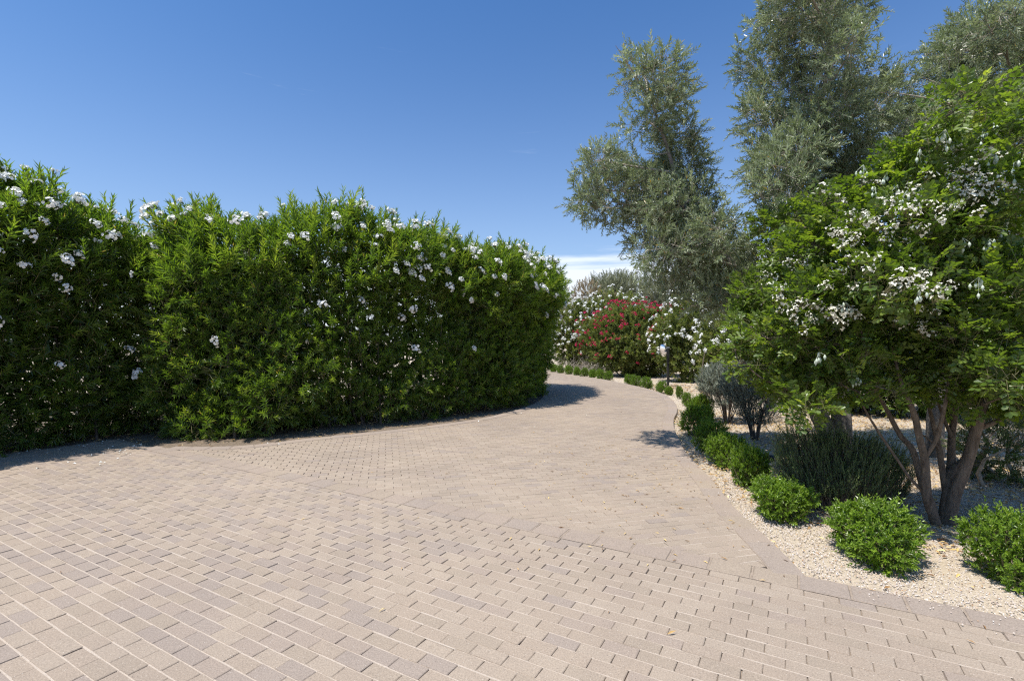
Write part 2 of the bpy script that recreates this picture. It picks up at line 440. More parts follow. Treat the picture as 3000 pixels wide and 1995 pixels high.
def visible_area(c, y_min=0.6):
    """projected size of a ground tile and whether it is in the picture"""
    w = F_PX * CAM_H / np.maximum(c[:, 1], 1e-3)
    u = U0 + c[:, 0] / np.maximum(c[:, 1], 1e-3) * F_PX; v = V0 + w
    ok = (c[:, 1] > y_min) & (u > 10) & (u < 2990) & (v < 1988)
    return ok, w ** 3

SHAPES = []                         # tumbled brick outlines, shared by the single bricks
for i in range(6):
    q = np.array([[-0.0988, -0.0474], [0.0988, -0.0474], [0.0988, 0.0474], [-0.0988, 0.0474]]) + rng.normal(size=(4, 2)) * 0.0011
    SHAPES.append(q)
TOP4, SIDE4 = block_faces(4)
BM = {}
def brick_mesh(s, m):
    if (s, m) not in BM:
        V, k = prism(SHAPES[s], -0.058, 0.0, 0.0032)
        BM[(s, m)] = mesh_from('brick', V, [np.array([TOP4]), np.array(SIDE4)], PAVERS[m])
    return BM[(s, m)]

def lay(name_root, centres, d, nn, tones, hide=None):
    """300 largest in view as single bricks, the rest joined"""
    ang = math.atan2(d[1], d[0])
    ok, a = visible_area(centres)
    if hide is not None: ok &= ~hide
    order = np.argsort(np.where(ok, -a, 1.0))
    big = set(order[:min(300, ok.sum())].tolist())
    sh = rng.integers(0, 6, len(centres))
    z = rng.normal(size=len(centres)) * 0.0011
    tilt = rng.normal(size=(len(centres), 2)) * 0.006
    yaw = rng.normal(size=len(centres)) * 0.007
    for i in sorted(big):
        link('brick', brick_mesh(int(sh[i]), int(tones[i])), name_root, (centres[i, 0], centres[i, 1], z[i]), (tilt[i, 0], tilt[i, 1], ang + yaw[i]))
    rest = np.array([i for i in range(len(centres)) if i not in big])
    tV = np.stack([prism(s, -0.02, 0.0, 0.0032)[0] for s in SHAPES])       # (6,12,3)
    V = tV[sh[rest]].copy()
    V[:, :, 2] += z[rest][:, None] + V[:, :, 0] * -tilt[rest, 1][:, None] + V[:, :, 1] * tilt[rest, 0][:, None]
    ca, sa = np.cos(ang + yaw[rest])[:, None], np.sin(ang + yaw[rest])[:, None]
    x, y = V[:, :, 0] * ca - V[:, :, 1] * sa, V[:, :, 0] * sa + V[:, :, 1] * ca
    V[:, :, 0] = x + centres[rest, 0][:, None]; V[:, :, 1] = y + centres[rest, 1][:, None]
    off = (np.arange(len(rest)) * 12)[:, None, None]
    allf = np.array([TOP4] + [q_ for q_ in SIDE4 if min(q_) < 4])
    V[:, 4:8, 2] -= .008
    Fq = (allf[None] + off).reshape(-1, 4)
    mi = np.repeat(tones[rest], len(allf))
    # swept sand in the long joints
    e0 = centres[:, None] + d * np.array([-.105, .105, .105, -.105])[None, :, None] + nn * (np.array([.043, .043, .057, .057]))[None, :, None]
    zz = np.repeat(rng.uniform(-.0038, -.0016, len(centres))[:, None], 4, 1)
    link('joint_sand', mesh_from('joint_sand', np.concatenate([e0, zz[..., None]], 2).reshape(-1, 3), np.arange(len(centres) * 4).reshape(-1, 4), M_JOINT), name_root, kind='stuff')
    link('brick_field', mesh_from('brick_field', V.reshape(-1, 3), Fq, PAVERS, matidx=mi), name_root, kind='stuff')

def tones_for(c):
    p = np.clip(0.12 + 0.085 * (1.2 - c[:, 0]), 0.10, 0.42)       # more grey pavers on the court's left side
    wob = Wob(1.6)(np.c_[c, np.zeros(len(c))])
    p = p + 0.06 * wob
    r = rng.random(len(c))
    t = np.where(r < p * 0.6, 3, np.where(r < p, 4, 0))
    k = t == 0
    t[k] = rng.choice([0, 1, 2], k.sum(), p=[0.45, 0.33, 0.22])
    return t

court = link('paved_court', None, kind='structure')
court.empty_display_size = 0.2
o_court = B0 - bn * BW
c, d_, n_ = brick_grid(BORD_A, o_court, -12, 15, -11, -0.001)
cc = c
corn = [cc + d_ * sx * 0.1 + n_ * sy * 0.05 for sx in (-1, 1) for sy in (-1, 1)]
keep = np.all([in_poly(k, COURT) for k in corn], axis=0)
c = cc[keep]
c = c[(c[:, 0] > -9.5) & (c[:, 0] < 9) & (c[:, 1] > -1.6)]
lay(court, c, d_, n_, tones_for(c))
strip('bedding_sand', np.vstack([lc - bn * 0.05, B0 + bd * 10.4 - bn * 0.05, [10.1, -3.4], [-11.9, -3.4], [-11.9, 1.0], [-9.5, 4.5], [-7.66, 7.40], apex + [0.02, -0.06]]), -0.011, M_BED, None, court)

drive = link('driveway', None, kind='structure')
drive.empty_display_size = 0.2
DA = math.radians(14.0)
c, d_, n_ = brick_grid(DA, np.array([0.0, 4.0]), -9, 14, -6, 36)
corn = [c + d_ * sx * 0.1 + n_ * sy * 0.05 for sx in (-1, 1) for sy in (-1, 1)]
side = [((k - B0) @ bn) > -BW + 0.012 for k in corn]
keep = np.all([in_poly(k, DRIVE) | (((k - B0) @ bn) < 0) for k in corn], axis=0) & np.all(side, axis=0)
# bricks wholly under a border stone are left out
Din = np.vstack([Rin, Lin[::-1]])
touch = np.any([in_poly(k, Din) & (((k - B0) @ bn) > 0) for k in corn], axis=0)
c = c[keep & touch]
tn = tones_for(np.c_[np.full(len(c), 1.2), c[:, 1]] * [1, 1] + 0 * c)
hid = ~(in_poly(c, Din))
lay(drive, c, d_, n_, tn, hid)
sp = np.vstack([Rp[1:] + (Rin[1:] - Rp[1:]) * 0.3, (Lp + (Lin - Lp) * 0.3)[::-1]])
strip('bedding_sand', sp, -0.011, M_BED, None, drive)

rng = np.random.default_rng(22); random.seed(22)
# ---- border stones
def stone(parent, quad, m, zt):
    q = np.asarray(quad)
    if np.cross(q[1] - q[0], q[2] - q[1]) < 0: q = q[::-1]
    c0 = q.mean(0); qq = c0 + (q - c0) * [[0.972, 0.972]] + rng.normal(size=q.shape) * 0.0016
    V, k = prism(qq - c0, -0.085, 0.0, 0.007)
    V[:k, 2] += rng.normal(size=k) * 0.0009
    me = mesh_from('border_stone', V, [np.array([TOP4]), np.array(SIDE4)], PAVERS[m])
    link('border_stone', me, parent, (c0[0], c0[1], zt))
BJ = []
def joint(a, b, t, w=.0055):
    """sand-filled joint across the border from a to b"""
    t = t / np.linalg.norm(t) * w
    BJ.append(np.array([a - t, a + t, b + t, b - t]))
BT = [4, 3, 2, 3, 4, 4, 3]
s = -8.1
s_l = np.dot(lc - B0, bd)
s = s_l
while s < 10.0:
    L = 0.298 + rng.normal() * 0.004
    a = B0 + bd * s; b = a + bd * L
    stone(drive, [a - bn * BW, b - bn * BW, b, a], random.choice(BT), 0.0045)
    joint(a - bn * BW, a, bd); joint(a, b, bn, .004); joint(a - bn * BW, b - bn * BW, bn, .004)
    s += L
for path, inn in ((Rp, Rin), (Lp, Lin)):
    for i in range(len(path) - 1):
        m = (path[i] + path[i + 1] + inn[i] + inn[i + 1]) / 4
        if m[1] > 30.5 or (m - B0) @ bn < 0.06: continue
        q = [path[i], path[i + 1], inn[i + 1], inn[i]]
        stone(drive, q, random.choice(BT), 0.006)
        joint(path[i], inn[i], path[i + 1] - path[i]); joint(inn[i], inn[i + 1], path[i] - inn[i], .004)

BJ = np.array(BJ)
link('joint_sand', mesh_from('joint_sand', np.concatenate([BJ, np.full((len(BJ), 4, 1), .0016) + rng.uniform(-.0003, .0003, (len(BJ), 1, 1))], 2).reshape(-1, 3), np.arange(len(BJ) * 4).reshape(-1, 4), M_BED), drive, kind='stuff')

# ------------------------------------------------------------------ foliage tools
T_LANCE = (np.array([[0, 0, 0], [.42, -.5, .16], [.42, .5, .16], [.45, 0, 0], [1, 0, -.10]]), np.array([[0, 3, 1], [0, 2, 3], [1, 3, 4], [2, 4, 3]]))
T_FOLD = (np.array([[0, 0, 0], [.40, -.5, .20], [.40, .5, .20], [1, 0, -.06]]), np.array([[0, 3, 1], [0, 2, 3]]))
T_THIN = (np.array([[0, 0, 0], [.45, -.5, .0], [.45, .5, .0], [1, 0, -.03]]), np.array([[0, 2, 1], [1, 2, 3]]))
T_LEAFLET = (np.array([[0, 0, 0], [.48, -.46, .10], [.93, -.24, .02], [.93, .24, .02], [.48, .46, .10]]), np.array([[0, 2, 1], [0, 3, 2], [0, 4, 3]]))
T_ROUND = (np.array([[0, 0, 0], [.32, -.42, .10], [.78, -.44, .10], [1, 0, -.03], [.78, .44, .10], [.32, .42, .10]]), np.array([[0, 2, 1], [0, 3, 2], [0, 4, 3], [0, 5, 4]]))

def make_leaves(pos, axis, nrm, length, width, tpl):
    """one templated leaf per row"""
    T, Fc = tpl
    a = norm(axis); b = norm(np.cross(nrm, a)); n_ = np.cross(a, b)
    V = pos[:, None] + a[:, None] * (T[None, :, 0:1] * length[:, None, None]) + b[:, None] * (T[None, :, 1:2] * width[:, None, None]) + n_[:, None] * (T[None, :, 2:3] * (width * 1.0 + length * 0.25)[:, None, None])
    Fx = Fc[None] + (np.arange(len(pos)) * len(T))[:, None, None]
    return V.reshape(-1, 3), Fx.reshape(-1, 3), len(T)

def perp(d):
    h = np.where(np.abs(d[:, 2:3]) < 0.9, np.array([[0, 0, 1.0]]), np.array([[1.0, 0, 0]]))
    u = norm(np.cross(d, h)); return u, np.cross(d, u)

def shoots(pos, d, length, nw, per, ll, lw, a0, a1, tpl, tint0=0.45, tip=0.25, curve=0.0, jitter=0.25, start=0.15, odd=0.0, face=1.0, scale=None):
    """stems with leaves in whorls; a0/a1 leaf angle at base/tip in degrees"""
    N = len(pos); d = norm(d); u, v = perp(d)
    k = np.arange(nw)
    t = start + (1 - start) * (k + 0.5) / nw
    bend = np.zeros((N, nw, 3)); bend[:, :, 2] = curve * (t ** 2)[None, :]
    base = pos[:, None] + d[:, None] * (t[None, :, None] * length[:, None, None]) + bend * length[:, None, None]
    ang = np.radians(a0 + (a1 - a0) * t)[None, :, None] + rng.normal(size=(N, nw, per)) * 0.2
    phi = (np.arange(per) * 2 * math.pi / per)[None, None, :] + (k * (math.pi / per if per > 2 else math.pi / 2))[None, :, None] + rng.uniform(0, 6.28, (N, 1, 1)) + rng.normal(size=(N, nw, per)) * jitter
    rad = u[:, None, None] * np.cos(phi)[..., None] + v[:, None, None] * np.sin(phi)[..., None]
    dd = d[:, None, None]
    ax = dd * np.cos(ang)[..., None] + rad * np.sin(ang)[..., None]
    nr = dd * np.sin(ang)[..., None] - rad * np.cos(ang)[..., None] + rng.normal(size=ax.shape) * 0.18 + np.array([-.15, -.1, .55]) * face
    sz = (1.0 - 0.35 * np.abs(t - 0.45) / 0.55)[None, :, None] * rng.uniform(0.75, 1.15, (N, nw, per)) * (1.0 if scale is None else scale[:, None, None])
    P_ = np.broadcast_to(base[:, :, None], ax.shape).reshape(-1, 3)
    tn = np.clip(tint0 + rng.normal(size=(N, 1, 1)) * 0.16 + rng.normal(size=(N, nw, per)) * 0.09 + (t[None, :, None] - 0.5) * tip, 0, 0.955)
    if odd: tn = np.where(rng.random(tn.shape) < odd, 1.0, tn)
    V, Fx, nv = make_leaves(P_, ax.reshape(-1, 3), nr.reshape(-1, 3), (ll * sz).reshape(-1), (lw * sz).reshape(-1), tpl)
    return V, Fx, np.repeat(tn.reshape(-1), nv)

def stems(pos, d, length, r, curve=0.0):
    """thin three-sided stems"""
    d = norm(d); u, v = perp(d); tri = np.array([0, 2.094, 4.189])
    o = u[:, None] * np.cos(tri)[None, :, None] + v[:, None] * np.sin(tri)[None, :, None]
    rr = np.broadcast_to(np.asarray(r), (len(pos),))[:, None, None]
    e = pos + d * length[:, None]; e = e + np.array([0, 0, curve]) * length[:, None]
    V = np.concatenate([pos[:, None] + o * rr, e[:, None] + o * rr * 0.35], 1).reshape(-1, 3)
    f = np.array([[0, 1, 4], [0, 4, 3], [1, 2, 5], [1, 5, 4], [2, 0, 3], [2, 3, 5]])
    Fx = (f[None] + (np.arange(len(pos)) * 6)[:, None, None]).reshape(-1, 3)
    return V, Fx

def merge(parts):
    V, Fx, T, o = [], [], [], 0
    for v, f, t in parts:
        V.append(v); Fx.append(f + o); T.append(t if t is not None else np.full(len(v), 0.5)); o += len(v)
    return np.vstack(V), np.vstack(Fx), np.concatenate(T)

def tube(pts, rad, sides=9, lump=0.12, step=0.09):
    """tapered limb along a smoothed path"""
    pts = np.array(pts, float); p = smooth_path(pts, step); n = len(p)
    s0 = np.concatenate([[0], np.cumsum(np.linalg.norm(np.diff(pts, axis=0), axis=1))]); s0 /= s0[-1]
    r = np.interp(np.linspace(0, 1, n), s0, rad)
    t = norm(np.gradient(p, axis=0)); ref = np.array([0.31, 0.95, 0.05]); u = norm(np.cross(t, ref)); v = np.cross(t, u)
    a = np.linspace(0, 2 * math.pi, sides, endpoint=False)
    wob = Wob(5.0)
    ring = u[:, None] * np.cos(a)[None, :, None] + v[:, None] * np.sin(a)[None, :, None]
    flat = (p[:, None] + ring * r[:, None, None])
    k = 1 + lump * wob((flat * [[[1, 1, 0.45]]]).reshape(-1, 3)).reshape(n, sides) + 0.05 * np.sin(a * 3 + 1.0)[None]
    V = p[:, None] + ring * (r[:, None] * k)[..., None]
    V = V.reshape(-1, 3); i = np.arange(n * sides).reshape(n, sides)
    q = np.stack([i[:-1], i[1:], np.roll(i[1:], -1, 1), np.roll(i[:-1], -1, 1)], -1).reshape(-1, 4)
    tris = np.vstack([q[:, [0, 1, 2]], q[:, [0, 2, 3]]])
    cap = np.array([[i[-1, 0], i[-1, j], i[-1, j + 1]] for j in range(1, sides - 1)])
    return V, np.vstack([tris, cap])[:, ::-1]

def limb(name, parent, pts, rad, mat, **kw):
    V, Fx = tube(pts, rad, **kw)
    loc = np.array(parent.location)
    return link(name, mesh_from(name, V - loc, Fx, mat, smooth=True), parent)

def foliage(name, parent, parts, mat, kind='stuff'):
    V, Fx, T = merge(parts); loc = np.array(parent.location)
    return link(name, mesh_from(name, V - loc, Fx, mat, tint=T), parent, kind=kind)

def stem_part(name, parent, parts, mat):
    V, Fx, T = merge([(v, f, None) for v, f in parts]); loc = np.array(parent.location)
    return link(name, mesh_from(name, V - loc, Fx, mat), parent, kind='stuff')

rng = np.random.default_rng(23); random.seed(23)
# ---- flowers
def flower_cluster(nf, spread, size, mat, petals=5, tmax=0.9, centre=True, flat=0.55, pw=0.85):
    Vs = []
    dirs = norm(np.c_[rng.normal(size=(nf, 2)), np.abs(rng.normal(size=nf)) + 0.15])
    cpos = dirs * spread * rng.uniform(0.45, 1.0, (nf, 1)) * [1, 1, flat]
    for c_, d in zip(cpos, dirs):
        d = norm(d + rng.normal(size=3) * 0.35)
        u, v = perp(d[None]); u, v = u[0], v[0]
        a = np.arange(petals) * 2 * math.pi / petals + rng.uniform(0, 6)
        ax = np.cos(a)[:, None] * u + np.sin(a)[:, None] * v + d * 0.28
        sz = size * rng.uniform(0.8, 1.15)
        V, Fx, nv = make_leaves(np.repeat(c_[None], petals, 0), ax, np.repeat(d[None], petals, 0), np.full(petals, sz), np.full(petals, sz * pw), T_ROUND)
        t = np.tile(np.r_[1.0 if centre else 0.5, np.full(nv - 1, 0.0)], petals)
        t[t == 0] = np.repeat(rng.uniform(0.15, tmax), (t == 0).sum())
        Vs.append((V, Fx, t))
    V, Fx, T = merge(Vs)
    org = np.tile([[0, 0, -spread * .45]], (nf, 1)); dv = cpos - org
    V2, F2 = stems(org, dv, np.linalg.norm(dv, axis=1) + .002, .0022)
    mi = np.r_[np.zeros(len(Fx), int), np.ones(len(F2), int)]
    V, Fx, T = merge([(V, Fx, T), (V2, F2, None)])
    return mesh_from('flower_cluster', V, Fx, [mat, M_STEM], tint=T, matidx=mi)
CL_WHITE = [flower_cluster(int(rng.integers(15, 24)), 0.088, 0.024, M_WHITE) for _ in range(6)]
CL_FAR = [flower_cluster(12, 0.13, 0.036, M_WHITE, centre=False) for _ in range(4)]
CL_RED = [flower_cluster(9, 0.105, 0.036, M_RED, centre=False, tmax=1.0) for _ in range(5)]
CL_LAUREL = [flower_cluster(11, 0.085, 0.018, M_CREAM, petals=3, flat=1.3, pw=0.9, centre=False) for _ in range(5)]

def scatter_flowers(parent, pts, dirs, meshes, smin=0.8, smax=1.25, name='flower_cluster'):
    loc = np.array(parent.location)
    for p, d in zip(pts, dirs):
        q = Vector(d).to_track_quat('Z', 'Y').to_euler()
        s_ = random.uniform(smin, smax)
        link(name, random.choice(meshes), parent, tuple(p - loc), (q.x, q.y, q.z), (s_, s_, s_ * random.uniform(0.8, 1.15)))

# ---- volumes
def seg_dist(p, line):
    best = np.full(len(p), 1e9); sbest = np.zeros(len(p)); acc = 0
    for a, b in zip(line[:-1], line[1:]):
        ab = b - a; L = np.linalg.norm(ab)
        t = np.clip(((p - a) @ ab) / L ** 2, 0, 1)
        dd = np.linalg.norm(p - (a + t[:, None] * ab), axis=1)
        k = dd < best; best[k] = dd[k]; sbest[k] = acc + t[k] * L; acc += L
    return best, sbest / acc

class Hedge:
    def __init__(s, line, hw, flare, heights, r=0.6, lump=0.16, z0=0.05):
        s.line = np.array(line, float); s.hw = hw; s.flare = flare; s.h = heights; s.r = r; s.lump = lump; s.w = Wob(1.7); s.w2 = Wob(4.2); s.z0 = z0
    def __call__(s, p):
        d, t = seg_dist(p[:, :2], s.line)
        H = np.interp(t, s.h[0], s.h[1])
        hw = s.hw + np.interp(t, s.flare[0], s.flare[1]) * np.clip(p[:, 2], 0, 2.9) - 0.12 * np.clip(0.5 - p[:, 2], 0, 1)
        a = d - hw + s.r; b = p[:, 2] - (H - s.r)
        f = np.sqrt(np.maximum(a, 0) ** 2 + np.maximum(b, 0) ** 2) + np.minimum(np.maximum(a, b), 0) - s.r
        f = np.maximum(f, s.z0 - p[:, 2])
        return f + s.lump * s.w(p) * 0.7 + s.lump * 0.5 * s.w2(p)
    def box(s):
        m = s.hw + 1.3
        return np.r_[s.line.min(0) - m, 0.0], np.r_[s.line.max(0) + m, max(s.h[1]) + 0.4]

class Blobs:
    """union of ellipsoids"""
    def __init__(s, c, r, lump=0.12, ws=2.2):
        s.c = np.array(c, float); s.r = np.array(r, float); s.w = Wob(ws); s.lump = lump
    def __call__(s, p):
        f = np.full(len(p), 1e9)
        for c_, r_ in zip(s.c, s.r):
            q = (p - c_) / r_
            f = np.minimum(f, (np.linalg.norm(q, axis=1) - 1) * r_.min())
        return f + s.lump * s.w(p)
    def box(s): return (s.c - s.r).min(0) - s.lump * 1.5, (s.c + s.r).max(0) + s.lump * 1.5

def grad(f, p, e=0.03):
    g = np.zeros_like(p)
    for k in range(3):
        dp = np.zeros(3); dp[k] = e
        g[:, k] = f(p + dp) - f(p - dp)
    return norm(g)

def sample(f, n, shell, inner, bias=None):
    """points inside f, dense within shell of the surface"""
    lo, hi = f.box(); out = []; m = 0
    for _ in range(60):
        p = rng.uniform(lo, hi, (60000, 3)); v = f(p)
        k = (v < 0) & (rng.random(len(p)) < np.where(v > -shell, 1.0, inner))
        p = p[k]
        if bias is not None and len(p): p = p[rng.random(len(p)) < bias(p)]
        out.append(p); m += len(p)
        if m >= n: break
    return np.vstack(out)[:n]

# ------------------------------------------------------------------ the oleander hedges
def face_cam(f):
    def b(p):
        g = grad(f, p)
        view = norm(np.array([0, 0, 1.7]) - p)
        return np.where((g * view).sum(1) > -0.25, 1.0, 0.15)
    return b

def oleander(root, f, n, ll, lw, mat, tint=0.45, nflow=0, clusters=None, zlow=1.9, fl_scale=(0.8, 1.25), inner=0.16, shell=0.42, stem_len=(0.26, 0.44), odd=0.014, per_w=7, stemmat=None, fbias=None, core=0, core_depth=.22, tops=0, clipped=False, fl_out=.05):
    p = sample(f, n, shell, inner, face_cam(f))
    g = grad(f, p)
    zz = p[:, 2:3]; top = np.clip((zz - 2.2) / 1.4, 0, 1)
    d = norm(g * 0.75 + np.array([0, 0, 1.0]) * (0.35 + 0.35 * top) + rng.normal(size=p.shape) * 0.42)
    L = rng.uniform(*stem_len, len(p)) * ((0.72 + .53 * top[:, 0]) if clipped else (1 + 0.25 * top[:, 0]))
    fo = shoots(p, d, L, per_w, 3, ll, lw, 68, 24, T_FOLD, tint, 0.34, 0.03, 0.3, 0.1, odd, scale=(0.76 + .32 * top[:, 0]) if clipped else None)
    fol = [fo]
    if tops:                                    # long young shoots standing out of the top
        q = sample(f, tops, .12, 0, lambda x: (x[:, 2] > 2.6) * 1.0); gq = grad(f, q)
        dq = norm(gq * .55 + [0, 0, .8] + rng.normal(size=q.shape) * .3)
        fol.append(shoots(q, dq, rng.uniform(.4, .8, len(q)), 11, 3, ll * 1.12, lw * 1.08, 60, 22, T_FOLD, tint + .14, .3, .02, .3, .1))
    foliage('foliage', root, fol, mat)
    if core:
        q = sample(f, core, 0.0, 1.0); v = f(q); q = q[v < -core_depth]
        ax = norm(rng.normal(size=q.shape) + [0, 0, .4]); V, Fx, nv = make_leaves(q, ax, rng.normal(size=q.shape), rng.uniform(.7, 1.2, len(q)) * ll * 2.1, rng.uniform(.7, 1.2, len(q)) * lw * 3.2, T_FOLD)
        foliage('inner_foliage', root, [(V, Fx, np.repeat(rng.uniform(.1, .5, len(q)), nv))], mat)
    sv = stems(p - d * 0.12, d, L + 0.1, 0.0045)
    stem_part('shoots', root, [sv], stemmat or M_STEM)
    if nflow:
        v = f(p); ok = (v > -0.13) & (p[:, 2] > zlow * 0.3)
        q = np.where(ok)[0]
        w = np.clip((p[q, 2] - zlow) / 0.9, 0.05, 1.0) ** 1.2 * np.where((g[q] * norm(np.array([0, 0, 1.7]) - p[q])).sum(1) > -0.2, 1, 0.02)
        if fbias is not None: w = w * fbias(p[q])
        q = rng.choice(q, min(nflow, len(q)), replace=False, p=w / w.sum())
        tipd = norm(d[q] + g[q] * 0.35 + [0, -0.2, 0.2])
        scatter_flowers(root, p[q] + d[q] * (L[q] * 1.02)[:, None] + g[q] * fl_out, tipd, clusters, *fl_scale)

def inner_stems(root, f, line, n, mat, height, spread=0.5, rad=0.02, base_r=0.35, name='stem'):
    """crooked main stems rising inside a shrub"""
    line = np.array(line, float); s_ = rng.random(n)
    parts = []
    for k in range(n):
        i = min(int(s_[k] * (len(line) - 1)), len(line) - 2); t = s_[k] * (len(line) - 1) - i
        b = line[i] * (1 - t) + line[i + 1] * t + rng.normal(size=2) * base_r
        tp = b + rng.normal(size=2) * spread
        h = height * rng.uniform(0.6, 0.95)
        m = (b + tp) / 2 + rng.normal(size=2) * 0.12
        parts.append(tube([np.r_[b, -0.08], np.r_[m, h * 0.5], np.r_[tp, h]], [rad * 1.3, rad, rad * 0.35], 6, 0.1, 0.25))
    stem_part('stems', root, parts, mat)

rng = np.random.default_rng(24); random.seed(24)
CL = [(-5.72, 9.50), (-4.85, 9.64), (-3.95, 10.28), (-2.25, 11.65), (-0.95, 13.1), (-0.22, 15.2), (-0.25, 17.0)]
hedge_c = Hedge(CL, 1.04, ([0, .45, 0.8, 1], [-0.10, -0.09, 0.14, 0.24]),
                ([0, .05, .12, .18, .22, .28, .34, .42, .52, .62, .75, .87, 1], [3.84, 3.64, 3.76, 4.18, 4.40, 4.24, 4.02, 3.88, 3.80, 3.72, 3.70, 3.76, 3.85]), r=.8, lump=.21)
root = thing('oleander_hedge', 'tall clipped oleander hedge with white blossom curving along the left of the driveway', 'hedge', (-2.2, 11.4, 0))
def fb(p):
    return np.where((p[:, 0] > -3.6) & (p[:, 0] < 0.9), 1.3, 0.75)
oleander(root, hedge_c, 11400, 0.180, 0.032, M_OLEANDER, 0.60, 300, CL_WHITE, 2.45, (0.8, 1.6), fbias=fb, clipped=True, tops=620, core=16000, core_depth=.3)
inner_stems(root, hedge_c, CL, 70, M_BARK_DARK, 3.0)

rng = np.random.default_rng(25); random.seed(25)
LL = [(-10.3, 4.2), (-9.22, 6.05), (-8.45, 7.45), (-7.85, 8.9), (-7.1, 10.5), (-6.4, 12.0)]
hedge_l = Hedge(LL, 0.98, ([0, 1], [0.03, 0.04]),
                ([0, .2, .33, .42, .5, .62, .72, 1], [3.6, 3.65, 3.7, 3.78, 3.9, 3.66, 3.40, 3.4]), lump=0.18)
root = thing('oleander_hedge', 'shaded oleander hedge with white blossom standing where the paved court ends', 'hedge', (-8.4, 8.2, 0))
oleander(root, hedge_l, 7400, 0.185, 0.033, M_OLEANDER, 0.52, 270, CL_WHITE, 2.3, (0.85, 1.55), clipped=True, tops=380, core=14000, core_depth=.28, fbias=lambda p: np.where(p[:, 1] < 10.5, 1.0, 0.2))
inner_stems(root, hedge_l, LL, 46, M_BARK_DARK, 3.2)

# ------------------------------------------------------------------ shrubs beyond the drive
def bush(name, label, cat, centre, radii, n, ll, lw, mat, tint, nflow=0, cl=None, zlow=1.0, fs=(0.8, 1.2), lump=0.18, group=None, stems_n=14, stemmat=None, stem_h=None, extra=None, **kw):
    root = thing(name, label, cat, (centre[0], centre[1], -0.05), group)
    cs = [centre]; rs = [radii]
    for (dx, dy, dz, k) in (extra or []):
        cs.append((centre[0] + dx, centre[1] + dy, centre[2] + dz)); rs.append(tuple(r * k for r in radii))
    f = Blobs(cs, rs, lump, 1.6)
    oleander(root, f, n, ll, lw, mat, tint, nflow, cl, zlow, fs, stemmat=stemmat, fl_out=.13, **kw)
    inner_stems(root, f, [(centre[0] - radii[0] * .35, centre[1]), (centre[0] + radii[0] * .35, centre[1])], stems_n, M_TWIG, stem_h or (centre[2] + radii[2]) * 0.75, radii[0] * 0.35, 0.022, 0.25)
    return root, f

rng = np.random.default_rng(26); random.seed(26)
rb = P(1862, 1000, 24.6)
bush('flowering_shrub', 'broad oleander shrub covered in crimson flowers behind the convex mirror', 'shrub', (rb[0], 24.6, 1.62), (2.35, 1.5, 1.62), 2300, 0.17, 0.042, M_OLEANDER_FAR, 0.50, 290, CL_RED, 0.9, (0.6, 1.15), extra=[(-1.1, 0.2, .15, .66), (1.35, 0, .2, .72)], stems_n=34, inner=0.25, core=2500)
wb = P(1690, 980, 29.5)
bush('flowering_shrub', 'pale oleander shrub thick with white blossom beside the crimson shrub', 'shrub', (wb[0], 29.6, 1.9), (1.8, 1.2, 1.9), 1000, 0.18, 0.045, M_OLEANDER_FAR, 0.55, 165, CL_FAR, 1.0, (0.6, 1.1), stems_n=26, inner=0.25, core=1500)
wb = P(1830, 950, 29)
bush('flowering_shrub', 'white blossomed oleander whose top rises behind the crimson shrub', 'shrub', (wb[0], 29.2, 2.1), (2.0, 1.2, 2.25), 900, 0.18, 0.045, M_OLEANDER_FAR, 0.55, 110, CL_FAR, 2.0, (0.5, 1.0), inner=0.25, core=1500)
wb = P(2110, 1000, 15.5)
bush('flowering_shrub', 'white blossomed oleander shrub standing behind the grey sage bushes', 'shrub', (7.15, 16.4, 1.4), (0.9, 1.0, 1.4), 1500, 0.15, 0.032, M_OLEANDER_FAR, 0.52, 150, CL_WHITE, 0.4, (0.9, 1.4), stems_n=24, extra=[(0.9, .5, .4, .9)], core=1500)
wb = P(2030, 930, 20)
bush('flowering_shrub', 'white blossomed oleander between the crimson shrub and the olive tree', 'shrub', (wb[0] + .35, 21.4, 1.75), (1.25, 1.2, 1.85), 900, 0.17, 0.040, M_OLEANDER_FAR, 0.52, 110, CL_FAR, 1.0, (0.6, 1.1), inner=0.25, core=1500)
rng = np.random.default_rng(27); random.seed(27)
# dry straw-coloured shrub
wb = P(1725, 880, 32)
root, f = bush('dry_shrub', 'straw coloured dry shrub with bare twigs rising behind the white oleander', 'shrub', (wb[0], 32.0, 2.75), (2.2, 1.1, 2.35), 700, 0.17, 0.045, M_DRY, 0.5, inner=0.2, stemmat=M_TWIG, stems_n=20, odd=0.0)
p = sample(f, 260, 0.4, 0.05); g = grad(f, p); d = norm(g * .5 + np.array([0, 0, 1.0]) + rng.normal(size=p.shape) * .35)
stem_part('bare_twigs', root, [stems(p, d, rng.uniform(.5, 1.1, len(p)), 0.009)], M_TWIG)

rng = np.random.default_rng(28); random.seed(28)
